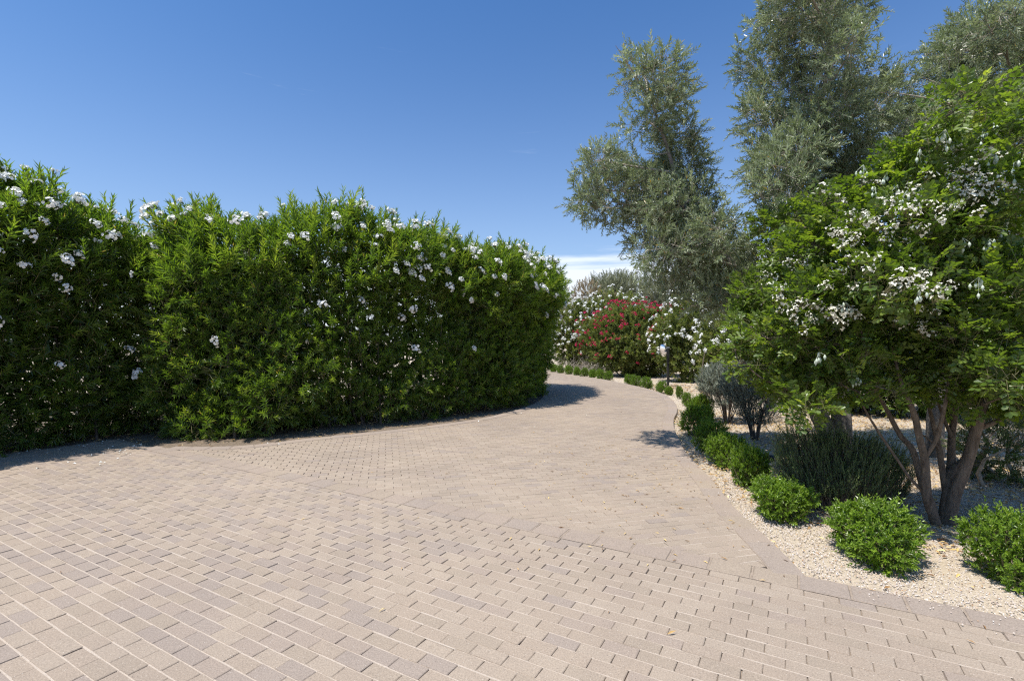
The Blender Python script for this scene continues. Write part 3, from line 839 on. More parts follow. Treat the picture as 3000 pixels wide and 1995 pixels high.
# dry twigs heaped low behind the little hedge row
def twig_heap(name, label, centre, n, spread, lens, up=0.35, r=0.006):
    root = thing(name, label, 'branches', (centre[0], centre[1], -0.05))
    p = np.c_[rng.normal(size=(n, 2)) * spread, np.abs(rng.normal(size=n)) * spread[1] * 0.25] + [centre[0], centre[1], -0.03]
    d = norm(np.c_[rng.normal(size=(n, 2)), np.abs(rng.normal(size=n)) * up + 0.05])
    stem_part('twigs', root, [stems(p, d, rng.uniform(*lens, n), r, -0.04)], M_TWIG)
h = G(1735, 1092)
twig_heap('dry_branches', 'heap of bare grey branches under the white oleander shrub', (h[0], h[1] + .6), 320, np.array([0.9, 0.55]), (0.5, 1.2), 0.8, 0.008)
h = P(2960, 1255, 8.2)
twig_heap('dry_branches', 'heap of bleached dry stalks on the gravel behind the laurel tree', (h[0] + .1, 8.3), 170, np.array([0.28, 0.22]), (0.3, 0.65), 1.2, 0.007)
h = P(2310, 1165, 10.4)
twig_heap('dry_branches', 'few bleached dead branches lying in the shade beside the sage bushes', (h[0], 10.6), 40, np.array([0.35, 0.25]), (0.35, 0.8), 0.9, 0.009)

rng = np.random.default_rng(29); random.seed(29)
# far grey-green trees
def far_tree(label, u, v, y, rx, rz, n):
    c0 = P(u, v, y)
    root = thing('desert_tree', label, 'tree', (c0[0], y, -0.05), 'grey green trees beyond the shrubs')
    cs, rs = [], []
    for _ in range(11):
        o = rng.normal(size=3) * [rx * .45, rx * .3, rz * .3]
        cs.append(c0 + o); k = rng.uniform(.3, .5); rs.append((rx * k, rx * k, rz * k * 1.3))
    f = Blobs(cs, rs, 0.3, 0.9)
    p = sample(f, n, 0.6, 0.3); g = grad(f, p); d = norm(g * .4 + [0, 0, .9] + rng.normal(size=p.shape) * .4)
    foliage('crown', root, [shoots(p, d, rng.uniform(.5, .9, len(p)), 7, 3, .22, .05, 60, 25, T_THIN, .5, .2)], M_FARTREE)
    limb('trunk', root, [(c0[0], y, -.1), (c0[0] + .1, y, c0[2] * .5), (c0[0], y, c0[2])], [.2, .15, .06], M_BARK_DARK)
far_tree('rounded grey green desert tree showing over the crimson shrub', 1885, 862, 40, 3.0, 1.75, 1500)
far_tree('low dark desert tree behind the white blossomed oleander', 1790, 878, 42, 2.0, 0.9, 700)
far_tree('grey green desert tree half hidden by the olive crown', 1985, 860, 38, 2.6, 1.9, 1300)

rng = np.random.default_rng(30); random.seed(30)
# dark background hedge on the right
BL = [(7.7, 12.9), (8.7, 11.9), (10.6, 11.1), (13.5, 10.2)]
hedge_b = Hedge(BL, 0.95, ([0, 1], [0.04, 0.10]), ([0, .3, .6, 1], [3.0, 3.3, 3.4, 3.5]), lump=0.25, z0=0.25)
root = thing('oleander_hedge', 'dark background hedge in the shade behind the olive and laurel trees', 'hedge', (8.6, 11.4, -0.05))
oleander(root, hedge_b, 2300, 0.19, 0.044, M_OLEANDER, 0.35, 40, CL_WHITE, 1.6, (0.8, 1.2), core=7000)
inner_stems(root, hedge_b, BL, 60, M_BARK_DARK, 2.8)

# ------------------------------------------------------------------ convex mirror
mb = G(1957, 1133)
my = 18.9; mx = (1957 - U0) / F_PX * my
root = thing('convex_mirror', 'round convex traffic mirror on a black post beside the drive', 'mirror', (mx, my, -0.05))
def box(name, parent, lo, hi, mat, bev=0.004):
    lo, hi = np.array(lo, float), np.array(hi, float)
    q = np.array([[lo[0], lo[1]], [hi[0], lo[1]], [hi[0], hi[1]], [lo[0], hi[1]]])
    V, k = prism(q, lo[2], hi[2], bev)
    return link(name, mesh_from(name, V, [np.array([TOP4]), np.array(SIDE4)], mat), parent)
box('post', root, (-0.037, -0.037, -0.3), (0.037, 0.037, 1.46), M_POST)
box('post_cap', root, (-0.043, -0.043, 1.462), (0.043, 0.043, 1.50), M_STEEL)
def lathe(name, parent, prof, mat, loc, rot, seg=40):
    a = np.linspace(0, 2 * math.pi, seg, endpoint=False); prof = np.array(prof)
    V = np.stack([prof[:, 0][:, None] * np.cos(a), prof[:, 0][:, None] * np.sin(a), np.repeat(prof[:, 1][:, None], seg, 1)], -1).reshape(-1, 3)
    i = np.arange(len(prof) * seg).reshape(len(prof), seg)
    q = np.stack([i[:-1], np.roll(i[:-1], -1, 1), np.roll(i[1:], -1, 1), i[1:]], -1).reshape(-1, 4)
    return link(name, mesh_from(name, V, q, mat, smooth=True), parent, loc, rot)
Rm = 0.235
face_dir = Vector((-0.95, -0.26, -0.16)).normalized()
er = face_dir.to_track_quat('Z', 'Y').to_euler()
mc = Vector((-0.20, -0.03, 1.37))
dome = [(0.001, 0.055)] + [(Rm * math.sin(t) / math.sin(0.9), 0.055 - (1 - math.cos(t)) * 0.055 / (1 - math.cos(0.9))) for t in np.linspace(0.05, 0.9, 14)]
lathe('mirror_face', root, dome[::-1], M_MIRROR, mc, er)
lathe('rim', root, [(Rm - .004, 0.004), (Rm + .012, 0.004), (Rm + .014, -.014), (Rm - .002, -.018)][::-1], M_POST, mc, er)
lathe('back_shell', root, [(Rm, -.016), (Rm * .8, -.05), (Rm * .35, -.075), (0.001, -.08)][::-1], M_STEEL, mc, er)
box('bracket', root, (-0.14, -0.02, 1.415), (-0.036, 0.02, 1.455), M_STEEL)

rng = np.random.default_rng(31); random.seed(31)
# ------------------------------------------------------------------ clipped little shrubs along the drive
def shrub_meshes(n, rx, rz, ll, lw, tint):
    cc_, rr2 = [(0, 0, rz * .48)], [(rx * .66, rx * .66, rz * .46)]
    for k in range(7):
        a = rng.uniform(0, 6.28); q = rng.uniform(.3, .62) * rx; e = rng.uniform(.28, .46)
        cc_.append((q * math.cos(a), q * math.sin(a), rz * rng.uniform(.3, .68))); rr2.append((rx * e, rx * e, rz * e * .85))
    f = Blobs(cc_, rr2, 0.04, 8)
    p = sample(f, n, 0.09, 0.25); p = p[p[:, 2] > 0.02]; g = grad(f, p, .01)
    d = norm(g * .8 + [0, 0, .6] + rng.normal(size=p.shape) * .4)
    L = rng.uniform(.05, .10, len(p)) * rng.choice([1, 1, 1, 1.7], len(p))
    V, Fx, T = shoots(p, d, L, 5, 2, ll, lw, 62, 24, T_FOLD, tint, .36, .02, .35)
    me = mesh_from('shrub_foliage', V, Fx, M_SHRUB, tint=T)
    V2, F2 = stems(p - d * .05, d, L + .05, .0016)
    b = rng.normal(size=(16, 2)) * rx * .12; tp = np.c_[b * 3.2 + rng.normal(size=(16, 2)) * rx * .2, rng.uniform(.5, .85, 16) * rz]
    b3 = np.c_[b, np.full(16, -.06)]
    V3, F3 = stems(b3, tp - b3, np.linalg.norm(tp - b3, axis=1), .007)
    V, Fx, T = merge([(V2, F2, None), (V3, F3, None)])
    return me, mesh_from('shrub_stems', V, Fx, M_STEM)
SV = [shrub_meshes(1100, .40, .47, .044, .018, .52) for _ in range(4)]
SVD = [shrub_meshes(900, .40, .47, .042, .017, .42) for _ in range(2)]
def small_shrub(u, v, width_px, top_v, label, kind=0, group=None, dark=False, dy=0.0):
    g = G(u, v); y = g[1] + dy
    w = width_px / F_PX * y; top = CAM_H + (V0 - top_v) / F_PX * y
    x = (u - U0) / F_PX * y
    o = thing('low_shrub', label, 'shrub', (x, y, -0.05), group)
    me, ms = (SVD if dark else SV)[kind % (2 if dark else 4)]
    sx = w / 0.86; sz = (top + .05) / 0.50
    rz = random.uniform(0, 6.28)
    link('foliage', me, o, (0, 0, 0), (0, 0, rz), (sx, sx, sz), kind='stuff')
    link('stems', ms, o, (0, 0, 0), (0, 0, rz), (sx, sx, sz), kind='stuff')
    return o
small_shrub(2560, 1610, 305, 1468, 'bright green low shrub in front of the laurel trunks', 0)
small_shrub(2975, 1685, 275, 1512, 'bright green low shrub on the open gravel right of the laurel trunks', 1)
small_shrub(2295, 1500, 225, 1396, 'bright green low shrub at the foot of the rosemary bush', 2)
small_shrub(2195, 1412, 150, 1310, 'rounded bright green low shrub beside the ground light', 3)
small_shrub(2125, 1352, 135, 1275, 'low shrub wedged behind the rounded one by the ground light', 1)
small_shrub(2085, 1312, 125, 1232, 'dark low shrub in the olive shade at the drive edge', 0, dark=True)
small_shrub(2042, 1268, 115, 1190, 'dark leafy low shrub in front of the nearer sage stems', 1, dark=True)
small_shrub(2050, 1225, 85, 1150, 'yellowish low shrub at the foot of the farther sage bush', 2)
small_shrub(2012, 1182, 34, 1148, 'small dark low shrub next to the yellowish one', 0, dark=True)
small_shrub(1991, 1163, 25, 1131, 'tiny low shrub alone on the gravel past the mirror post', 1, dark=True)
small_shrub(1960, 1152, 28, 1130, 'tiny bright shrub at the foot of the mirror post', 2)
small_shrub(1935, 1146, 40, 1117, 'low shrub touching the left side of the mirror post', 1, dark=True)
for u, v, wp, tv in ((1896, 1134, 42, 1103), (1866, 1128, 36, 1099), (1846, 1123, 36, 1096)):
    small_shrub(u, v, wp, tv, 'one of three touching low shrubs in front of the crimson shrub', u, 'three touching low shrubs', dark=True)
for i in range(8):
    u = 1781 - 23.0 * i; v = 1112 - 3.3 * i
    small_shrub(u, v, 31 - .6 * i, 1086 - 2.9 * i, 'low clipped shrub in the even row along the far drive edge', i, 'row of clipped low shrubs', dark=(i % 3 == 0))

rng = np.random.default_rng(32); random.seed(32)
# ------------------------------------------------------------------ sage bushes
def sage(label, u, v, wpx, topv, n):
    g = G(u, v); y = g[1]; x = g[0]; w = wpx / F_PX * y; top = CAM_H + (V0 - topv) / F_PX * y
    root = thing('sage_bush', label, 'shrub', (x, y, -.05), 'grey sage bushes')
    f = Blobs([(x, y, top * .68), (x - w * .2, y, top * .66), (x + w * .2, y + .05, top * .68), (x, y, top * .42)], [(w * .46, w * .42, top * .30), (w * .32, w * .34, top * .30), (w * .32, w * .34, top * .30), (w * .34, w * .34, top * .26)], .045, 5)
    p = sample(f, n, .16, .35); gg = grad(f, p, .02); d = norm(gg * .45 + [0, 0, .9] + rng.normal(size=p.shape) * .3)
    L = rng.uniform(.10, .2, len(p))
    foliage('foliage', root, [shoots(p, d, L, 8, 3, .030, .015, 60, 25, T_THIN, .55, .3)], M_SAGE)
    stem_part('twigs', root, [stems(p - d * .08, d, L + .1, .002)], M_BARK_DARK)
    for k in range(20):
        a = rng.uniform(0, 6.28); r1 = rng.uniform(.25, .45) * w
        limb('branch', root, [(x + .05 * math.cos(a), y + .05 * math.sin(a), -.08), (x + .4 * r1 * math.cos(a + .2), y + .4 * r1 * math.sin(a + .2), top * .28), (x + r1 * math.cos(a), y + r1 * math.sin(a), top * .68)], [.011, .008, .003], M_BARK_DARK, sides=5, step=.2)
sage('flat topped silver grey sage bush with bare dark stems, the farther from the rosemary', 2132, 1232, 165, 1062, 1500)
sage('looser silver grey sage bush with bare stems between rosemary and the other sage', 2212, 1277, 165, 1066, 1350)

rng = np.random.default_rng(33); random.seed(33)
# ------------------------------------------------------------------ rosemary
rp = G(2460, 1462)
rx, ry = rp[0], rp[1]
root = thing('rosemary_bush', 'dark upright rosemary bush at the foot of the olive trunks', 'shrub', (rx, ry, -.05))
f = Blobs([(rx, ry, .30), (rx - .34, ry, .30), (rx + .3, ry + .05, .26), (rx - .1, ry - .1, .26)], [(.48, .45, .34), (.30, .36, .34), (.34, .36, .30), (.45, .4, .28)], .05, 5)
p = sample(f, 3000, .15, .4); p = p[p[:, 2] > .0]
d = norm((p - [rx, ry, -.3]) * .6 + [0, 0, .55] + rng.normal(size=p.shape) * .2); L = rng.uniform(.12, .26, len(p))
foliage('foliage', root, [shoots(p, d, L, 12, 2, .030, .0062, 52, 25, T_THIN, .5, .4, .0, .4)], M_ROSEMARY)
stem_part('twigs', root, [stems(p - d * .12, d, L + .1, .0022)], M_BARK_DARK)
# dark shrub at the right edge of the picture
dp = G(2995, 1440)
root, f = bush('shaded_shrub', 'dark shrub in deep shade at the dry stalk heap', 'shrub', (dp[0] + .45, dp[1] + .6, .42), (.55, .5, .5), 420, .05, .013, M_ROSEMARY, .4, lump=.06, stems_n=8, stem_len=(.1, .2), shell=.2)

# ------------------------------------------------------------------ ground light
gl = G(2250, 1335)
root = thing('ground_light', 'small black round uplight sunk in the gravel by the low shrubs', 'light fixture', (gl[0], gl[1], -.055))
lathe('housing', root, [(.085, -.06), (.085, .045), (.095, .05), (.095, .058), (.072, .056), (.070, .01), (.001, .008)], M_PLASTIC, (0, 0, 0), (0, 0, 0), 28)
lathe('lens', root, [(.068, .018), (.001, .024)], M_MIRROR, (0, 0, 0), (0, 0, 0), 28)

# ------------------------------------------------------------------ olive trees
def crown_from_pixels(blobs, y0, depth, jitter):
    c, r = [], []
    for u, v, ru, rv in blobs:
        y = y0 + rng.uniform(-jitter, jitter)
        c.append(P(u, v, y)); k = y / F_PX; ru = max(ru - 17, 12); rv = max(rv - 16, 12)
        r.append((ru * k, max(depth, (ru + rv) * .5 * k), rv * k))
    return np.array(c), np.array(r)

def olive_crown(root, c, r, n, name='crown', ll=.082, lw=.0195, lump=.10):
    f = Blobs(c, r, lump, 3.2)
    gaps = Wob(3.4)
    p = sample(f, n, .30, .42, lambda q: np.where(gaps(q) > .72, .10, 1.0))
    g = grad(f, p, .02)
    d = norm(g * .7 + np.array([0, 0, .35]) + rng.normal(size=p.shape) * .6)
    L = rng.uniform(.16, .34, len(p))
    cr = foliage(name, root, [shoots(p, d, L, 10, 2, ll, lw, 58, 28, T_FOLD, .48, .22, -.10, .3, .08, .006)], M_OLIVE)
    V, Fx, T = merge([(*stems(p - d * .1, d, L + .1, .0026, -.08), None)]); loc = np.array(root.location)
    link('twigs', mesh_from('twigs', V - loc, Fx, M_TWIG), cr, kind='stuff')
    return f

LEFT_CROWN = [(1838, 185, 32, 38), (1855, 225, 62, 50), (1900, 245, 84, 66), (1950, 310, 88, 80), (1890, 350, 88, 88), (1985, 390, 80, 80), (1900, 450, 90, 85), (1990, 480, 92, 90),
              (1755, 470, 70, 58), (1725, 550, 72, 62), (1700, 605, 58, 52), (1790, 590, 92, 80), (1880, 570, 105, 95), (2000, 590, 105, 95), (2045, 575, 38, 50), (1910, 680, 108, 88), (2020, 700, 105, 95), (2068, 705, 48, 66),
              (1975, 790, 92, 80), (2070, 800, 85, 85), (1950, 730, 105, 70), (2040, 870, 90, 60), (2120, 840, 70, 90)]
MID_CROWN = [(2252, 60, 72, 66), (2340, 20, 95, 85), (2450, 50, 90, 78), (2530, 85, 48, 42), (2260, 160, 78, 66), (2360, 140, 95, 88), (2460, 160, 80, 80), (2310, 260, 85, 80), (2420, 270, 100, 90), (2510, 250, 52, 62),
             (2270, 370, 92, 80), (2390, 380, 105, 92), (2490, 390, 80, 82), (2245, 440, 70, 58), (2300, 480, 100, 88), (2420, 500, 105, 88), (2520, 500, 75, 80), (2268, 560, 78, 82), (2350, 590, 105, 85), (2460, 610, 95, 80),
             (2255, 690, 66, 76), (2310, 700, 92, 80), (2240, 790, 80, 75), (2200, 860, 75, 70), (2340, -90, 100, 85), (2430, -70, 85, 80), (2370, -190, 70, 70)]
RIGHT_CROWN = [(2640, 275, 54, 54), (2690, 225, 64, 58), (2760, 180, 74, 68), (2830, 130, 78, 72), (2900, 85, 78, 68), (2970, 50, 78, 68), (3060, 30, 90, 80), (2680, 350, 80, 66), (2780, 310, 95, 85), (2890, 240, 98, 92), (3000, 190, 98, 95), (3110, 160, 95, 95),
               (2720, 430, 90, 70), (2840, 400, 100, 85), (2960, 350, 105, 95), (3080, 300, 100, 100), (2900, 480, 95, 80), (3040, 440, 100, 90), (2620, 400, 60, 60), (2650, 500, 80, 70)]

rng = np.random.default_rng(34); random.seed(34)
tb = P(2440, 1345, 6.35)
root = thing('olive_tree', 'two trunked olive tree with one limb leaning over the driveway', 'tree', (tb[0], 6.4, -.05))
cl_, rl_ = crown_from_pixels(LEFT_CROWN, 7.2, .45, .75)
cm_, rm_ = crown_from_pixels(MID_CROWN, 7.0, .5, 1.1)
olive_crown(root, cl_, rl_, 3200)
olive_crown(root, cm_, rm_, 4300)
zb = lambda u, v, y: P(u, v, y)
tl = [np.r_[P(2450, 1400, 6.4)[:2], -.15], P(2425, 1273, 6.4), P(2402, 1221, 6.42), P(2372, 1150, 6.45), P(2320, 1000, 6.6), P(2230, 840, 6.8), P(2110, 740, 7.0), P(2010, 620, 7.1), P(1960, 450, 7.1), P(1900, 270, 7.1)]
limb('trunk', root, tl, [.13, .105, .10, .098, .085, .07, .055, .04, .022, .008], M_BARK_OLIVE, sides=11, lump=.10)
tr = [np.r_[P(2470, 1410, 6.35)[:2], -.15], P(2468, 1290, 6.35), P(2462, 1200, 6.4), P(2458, 1150, 6.45), P(2440, 980, 6.6), P(2400, 780, 6.8), P(2380, 560, 6.9), P(2400, 350, 6.9), P(2430, 120, 6.9), P(2400, -80, 6.9)]
limb('trunk', root, tr, [.13, .11, .105, .10, .085, .068, .05, .035, .02, .008], M_BARK_OLIVE, sides=11, lump=.10)
def branches(root, trunk_pts, cs, every, mat, r0=.022):
    tp = smooth_path(trunk_pts, .15)
    for i, c_ in enumerate(cs):
        if i % every: continue
        below = tp[tp[:, 2] < c_[2] - .15]
        if len(below) == 0: below = tp[:3]
        s_ = below[np.argmin(np.linalg.norm(below - c_, axis=1))]
        m = (s_ + c_) / 2 + rng.normal(size=3) * .06 + [0, 0, -.04]
        limb('branch', root, [s_, m, c_, c_ + (c_ - m) * .5 + rng.normal(size=3) * .05], [r0, r0 * .65, r0 * .35, r0 * .12], mat, sides=5, step=.15)
branches(root, tl, cl_, 1, M_TWIG, .020)
branches(root, tr, cm_, 1, M_TWIG, .022)

rng = np.random.default_rng(35); random.seed(35)
cr_, rr_ = crown_from_pixels(RIGHT_CROWN, 6.9, .5, 1.0)
tb = np.array([6.35, 7.5])
root = thing('olive_tree', 'dense olive tree whose crown rises behind the laurel tree', 'tree', (tb[0], tb[1], -.05))
olive_crown(root, cr_, rr_, 3700, ll=.086)
tt = [(6.35, 7.5, -.15), (6.3, 7.4, .7), (6.35, 7.3, 1.6), (6.4, 7.1, 2.8), P(2960, 350, 6.9), P(2990, 150, 6.9)]
limb('trunk', root, tt, [.12, .10, .085, .07, .045, .012], M_BARK_OLIVE, sides=10)
branches(root, tt, cr_, 1, M_TWIG, .02)

rng = np.random.default_rng(36); random.seed(36)
# ------------------------------------------------------------------ mountain laurel
LB = G(2760, 1522)
LY = LB[1]
root = thing('laurel_tree', 'multi stemmed mountain laurel with white blossom and pale pods over gravel', 'tree', (LB[0], LY, -.05))
LAUREL = [(2790, 330, 70, 55), (2740, 400, 60, 50), (2880, 420, 95, 75), (2680, 440, 62, 52), (2980, 430, 95, 80), (2600, 560, 85, 70), (2730, 520, 105, 85), (2860, 550, 110, 95), (2990, 570, 105, 100), (2480, 640, 90, 70), (2590, 680, 110, 92), (2730, 680, 120, 100), (2880, 700, 120, 105),
          (3020, 720, 100, 105), (2380, 740, 90, 70), (2480, 780, 110, 88), (2620, 820, 120, 95), (2770, 830, 120, 95), (2920, 850, 120, 100), (3050, 870, 100, 100), (2290, 660, 60, 55), (2270, 850, 95, 70), (2380, 880, 110, 78), (2510, 920, 115, 85), (2660, 950, 115, 85), (2810, 970, 115, 85), (2950, 990, 115, 85),
          (2200, 960, 75, 52), (2290, 990, 95, 66), (2410, 1010, 105, 70), (2540, 1040, 105, 66), (2690, 1070, 100, 62), (2840, 1090, 100, 62), (2970, 1110, 105, 66), (2180, 1060, 52, 36), (2260, 1080, 70, 46), (2350, 1100, 85, 50), (2470, 1120, 70, 40), (2600, 1140, 60, 42), (2880, 1170, 60, 36), (3060, 1050, 90, 90), (2330, 1150, 45, 28), (2450, 1110, 70, 36), (2560, 1130, 70, 36), (2700, 1120, 80, 36), (2820, 1140, 70, 30), (2930, 1165, 60, 30), (3020, 1170, 70, 40), (2240, 1110, 50, 28), (2150, 1010, 40, 30), (2420, 1080, 90, 40), (2770, 1100, 90, 36)]
cs_, rs_ = [], []
for u, v, ru, rv in LAUREL:
    y = np.interp(u, [2150, 2500, 3050], [5.5, 4.85, 4.6]) + (rng.uniform(-.2, .5) if u < 2500 else (rng.uniform(-.9, .6) if v < 960 else rng.uniform(-.7, .3)))
    cs_.append(P(u, v, y)); k = y / F_PX
    rs_.append((ru * k, .42, rv * k))
cs_, rs_ = np.array(cs_), np.array(rs_)
f = Blobs(cs_, rs_, .07, 4.5)
gaps = Wob(4.2)
p = sample(f, 8600, .2, .5, lambda q: np.where(gaps(q) > 1.0, .15, 1.0))
g = grad(f, p, .02)
d = norm(g * .75 + [0, 0, .35] + rng.normal(size=p.shape) * .5); L = rng.uniform(.10, .17, len(p))
# pinnate leaves: pairs of leaflets in one plane, with a terminal one
def pinnate(pos, d, L, pairs, ll, lw, tint):
    N = len(pos); d = norm(d); u = norm(np.cross(d, np.array([[0, 0, 1.0]]) + rng.normal(size=d.shape) * .35)); up = np.cross(u, d)
    t = (np.arange(pairs) + .6) / pairs
    base = pos[:, None] + d[:, None] * (t[None, :, None] * L[:, None, None]) - np.array([0, 0, 1.0]) * (t ** 2 * .12)[None, :, None] * L[:, None, None]
    parts = []
    for sgn in (-1, 1):
        ax = u[:, None] * sgn * .85 + d[:, None] * .5 + rng.normal(size=(N, pairs, 3)) * .16
        nr = np.broadcast_to(up[:, None], ax.shape) + rng.normal(size=ax.shape) * .28
        parts.append((base, ax, nr))
    parts.append((base[:, -1:], d[:, None] + rng.normal(size=(N, 1, 3)) * .1, np.broadcast_to(up[:, None], (N, 1, 3))))
    B = np.concatenate([q[0] for q in parts], 1); A = np.concatenate([q[1] for q in parts], 1); Nn = np.concatenate([q[2] for q in parts], 1)
    m = B.shape[1]
    sz = rng.uniform(.75, 1.2, (N, m)); tn = np.clip(tint + rng.normal(size=(N, 1)) * .17 + rng.normal(size=(N, m)) * .08, 0, 1)
    V, Fx, nv = make_leaves(B.reshape(-1, 3), A.reshape(-1, 3), Nn.reshape(-1, 3), (ll * sz).ravel(), (lw * sz).ravel(), T_LEAFLET)
    return V, Fx, np.repeat(tn.ravel(), nv)
cr = foliage('crown', root, [pinnate(p, d, L, 4, .050, .034, .50)], M_LAUREL)
V, Fx, T = merge([(*stems(p - d * .08, d, L + .07, .0022), None)])
link('twigs', mesh_from('twigs', V - np.array(root.location), Fx, M_STEM), cr, kind='stuff')

def zpix(x, y): return (2000 + x / 1.742, 900 + y / 1.742)
def lz(pts, y0, y1):
    o = []
    for i, (x, y) in enumerate(pts):
        u, v = zpix(x, y); o.append(P(u, v, y0 + (y1 - y0) * i / (len(pts) - 1)))
    return o
base_l = np.array([P(2748, 1545, LY)[0], LY, -.12]); base_r = np.array([P(2780, 1545, LY)[0], LY + .02, -.12])
LIMBS = [
    ([base_l] + lz([(1265, 1010), (1235, 930), (1205, 830), (1170, 720), (1110, 650), (1040, 520), (960, 380)], LY, LY + .4), [.05, .046, .043, .038, .034, .030, .024, .014]),
    ([base_l + [.01, -.02, .0]] + lz([(1255, 1000), (1243, 900), (1235, 780), (1205, 650), (1180, 540), (1120, 400), (1080, 250)], LY - .03, LY - .1), [.045, .043, .040, .037, .032, .028, .02, .012]),
    (lz([(1236, 765), (1290, 680), (1320, 580), (1350, 440), (1380, 250)], LY - .04, LY - .3), [.026, .022, .02, .015, .008]),
    (lz([(1225, 935), (1160, 870), (1095, 775), (1010, 650), (930, 520), (900, 430)], LY, LY + .1), [.020, .017, .014, .012, .010, .006]),
    ([base_r] + lz([(1385, 960), (1430, 850), (1470, 730), (1500, 620), (1545, 470), (1600, 280)], LY, LY - .2), [.066, .062, .054, .048, .044, .034, .018]),
    ([base_r + [-.02, .02, 0]] + lz([(1352, 950), (1370, 850), (1445, 770), (1480, 640), (1520, 480), (1580, 200)], LY + .05, LY + .25), [.055, .05, .046, .042, .034, .028, .014]),
    ([base_r + [-.03, .04, 0]] + lz([(1350, 930), (1368, 800), (1372, 660), (1390, 500), (1400, 300), (1420, 60)], LY + .08, LY + .5), [.05, .045, .040, .038, .034, .024, .012]),
    (lz([(1345, 950), (1325, 830), (1305, 700), (1275, 580), (1250, 460), (1240, 300)], LY + .06, LY + .3), [.032, .028, .025, .021, .017, .008]),
    (lz([(1500, 620), (1580, 590), (1680, 540), (1780, 480)], LY - .1, LY - .2), [.03, .024, .02, .012]),
    (lz([(1310, 720), (1240, 660), (1195, 640)], LY + .1, LY + .2), [.012, .01, .006]),
    (lz([(1372, 660), (1330, 560), (1290, 440)], LY + .2, LY + .35), [.022, .018, .010]),
]
for pts, rad in LIMBS:
    limb('trunk', root, pts, [r_ * .86 for r_ in rad], M_BARK_LAUREL, sides=10, lump=.09, step=.05)
allt = [np.array(p_[len(p_) // 2:]) for p_, r_ in LIMBS]
allt = np.vstack(allt)
order = np.argsort([np.linalg.norm(allt - c_, axis=1).min() for c_ in cs_])
for i in order:
    c_ = cs_[i]
    s_ = allt[np.argmin(np.linalg.norm(allt - c_, axis=1) + 1.0 * (allt[:, 2] > c_[2] + .1))]
    m = (s_ + c_) / 2 + rng.normal(size=3) * .06
    limb('branch', root, [s_, m, c_, c_ + (c_ - m) * .4], [.012, .009, .006, .002], M_BARK_LAUREL, sides=5, step=.12)
    allt = np.vstack([allt, c_[None], m[None]])
rng = np.random.default_rng(37); random.seed(37)
# blossoms gather where the photograph shows them
FL = [(2560, 660, 70, 75, 12), (2545, 740, 55, 45, 7), (2450, 690, 40, 40, 5), (2830, 520, 80, 60, 14), (2880, 560, 60, 35, 7), (2440, 890, 60, 45, 10), (2400, 930, 70, 25, 5), (2470, 935, 30, 25, 3), (2720, 860, 45, 60, 6), (2690, 940, 55, 25, 5),
      (2700, 600, 60, 30, 5), (2330, 760, 40, 30, 3), (2310, 870, 40, 40, 4), (2880, 650, 15, 15, 1), (2640, 560, 60, 30, 3), (2260, 830, 40, 40, 3), (2590, 900, 40, 30, 2), (2800, 470, 40, 30, 3)]
pts, dirs = [], []
for u, v, su, sv, m in FL:
    for _ in range(int(m * 1.5)):
        uu, vv = u + rng.normal() * su * .85, v + rng.normal() * sv * .85
        # first foliage met along that direction
        ray = norm(P(uu, vv, 1.0) - [0, 0, CAM_H]); ts = np.linspace(2.8, 7.0, 130)
        q = np.array([0, 0, CAM_H]) + ray * ts[:, None]; hit = np.where(f(q) < .02)[0]
        if len(hit) == 0: continue
        pts.append(q[hit[0]] - ray * .05); dirs.append(norm(np.array([rng.normal() * .4, -.6, .5])))
scatter_flowers(root, pts, dirs, CL_LAUREL, .5, 1.0)
def pod_cluster():
    parts = []
    for k in range(int(rng.integers(4, 8))):
        a = np.linspace(0, 2 * math.pi, 7, endpoint=False); prof = np.array([(.0015, 0), (.006, -.006), (.011, -.018), (.010, -.028), (.004, -.038), (.0006, -.046)])
        V = np.stack([prof[:, 0][:, None] * np.cos(a), prof[:, 0][:, None] * np.sin(a), np.repeat(prof[:, 1][:, None], 7, 1)], -1).reshape(-1, 3)
        i = np.arange(42).reshape(6, 7); q = np.stack([i[:-1], i[1:], np.roll(i[1:], -1, 1), np.roll(i[:-1], -1, 1)], -1).reshape(-1, 4)
        tr_ = np.vstack([q[:, [0, 1, 2]], q[:, [0, 2, 3]]])
        o = rng.normal(size=3) * [.022, .022, .028]
        parts.append((V + o, tr_, None)); dv = o - [0, 0, .05]
        parts.append((*stems(np.array([[0, 0, .05]]), dv[None], np.array([np.linalg.norm(dv)]), .0022), None))
    V, Fx, T = merge(parts)
    return mesh_from('pod_cluster', V, Fx, M_POD, smooth=True)
PODS = [pod_cluster() for _ in range(4)]
for u, v in ((2900, 720), (2935, 695), (2945, 665), (2868, 830), (2820, 715), (2695, 870), (2630, 560), (2658, 575), (2565, 565), (2700, 568), (2480, 905), (2690, 465), (2880, 390), (2910, 375), (2790, 430), (2770, 400), (2600, 520), (2970, 500), (2510, 1120), (2400, 1050), (2905, 470), (2530, 500)):
    ray = norm(P(u, v, 1.0) - [0, 0, CAM_H]); q = np.array([0, 0, CAM_H]) + ray * np.linspace(2.8, 7.0, 130)[:, None]; hit = np.where(f(q) < .02)[0]
    if len(hit):
        s_ = random.uniform(.9, 1.25)
        link('pod_cluster', random.choice(PODS), root, tuple(q[hit[0]] - ray * .06 - np.array(root.location)), (0, 0, random.uniform(0, 6)), (s_, s_, s_))

rng = np.random.default_rng(38); random.seed(38)
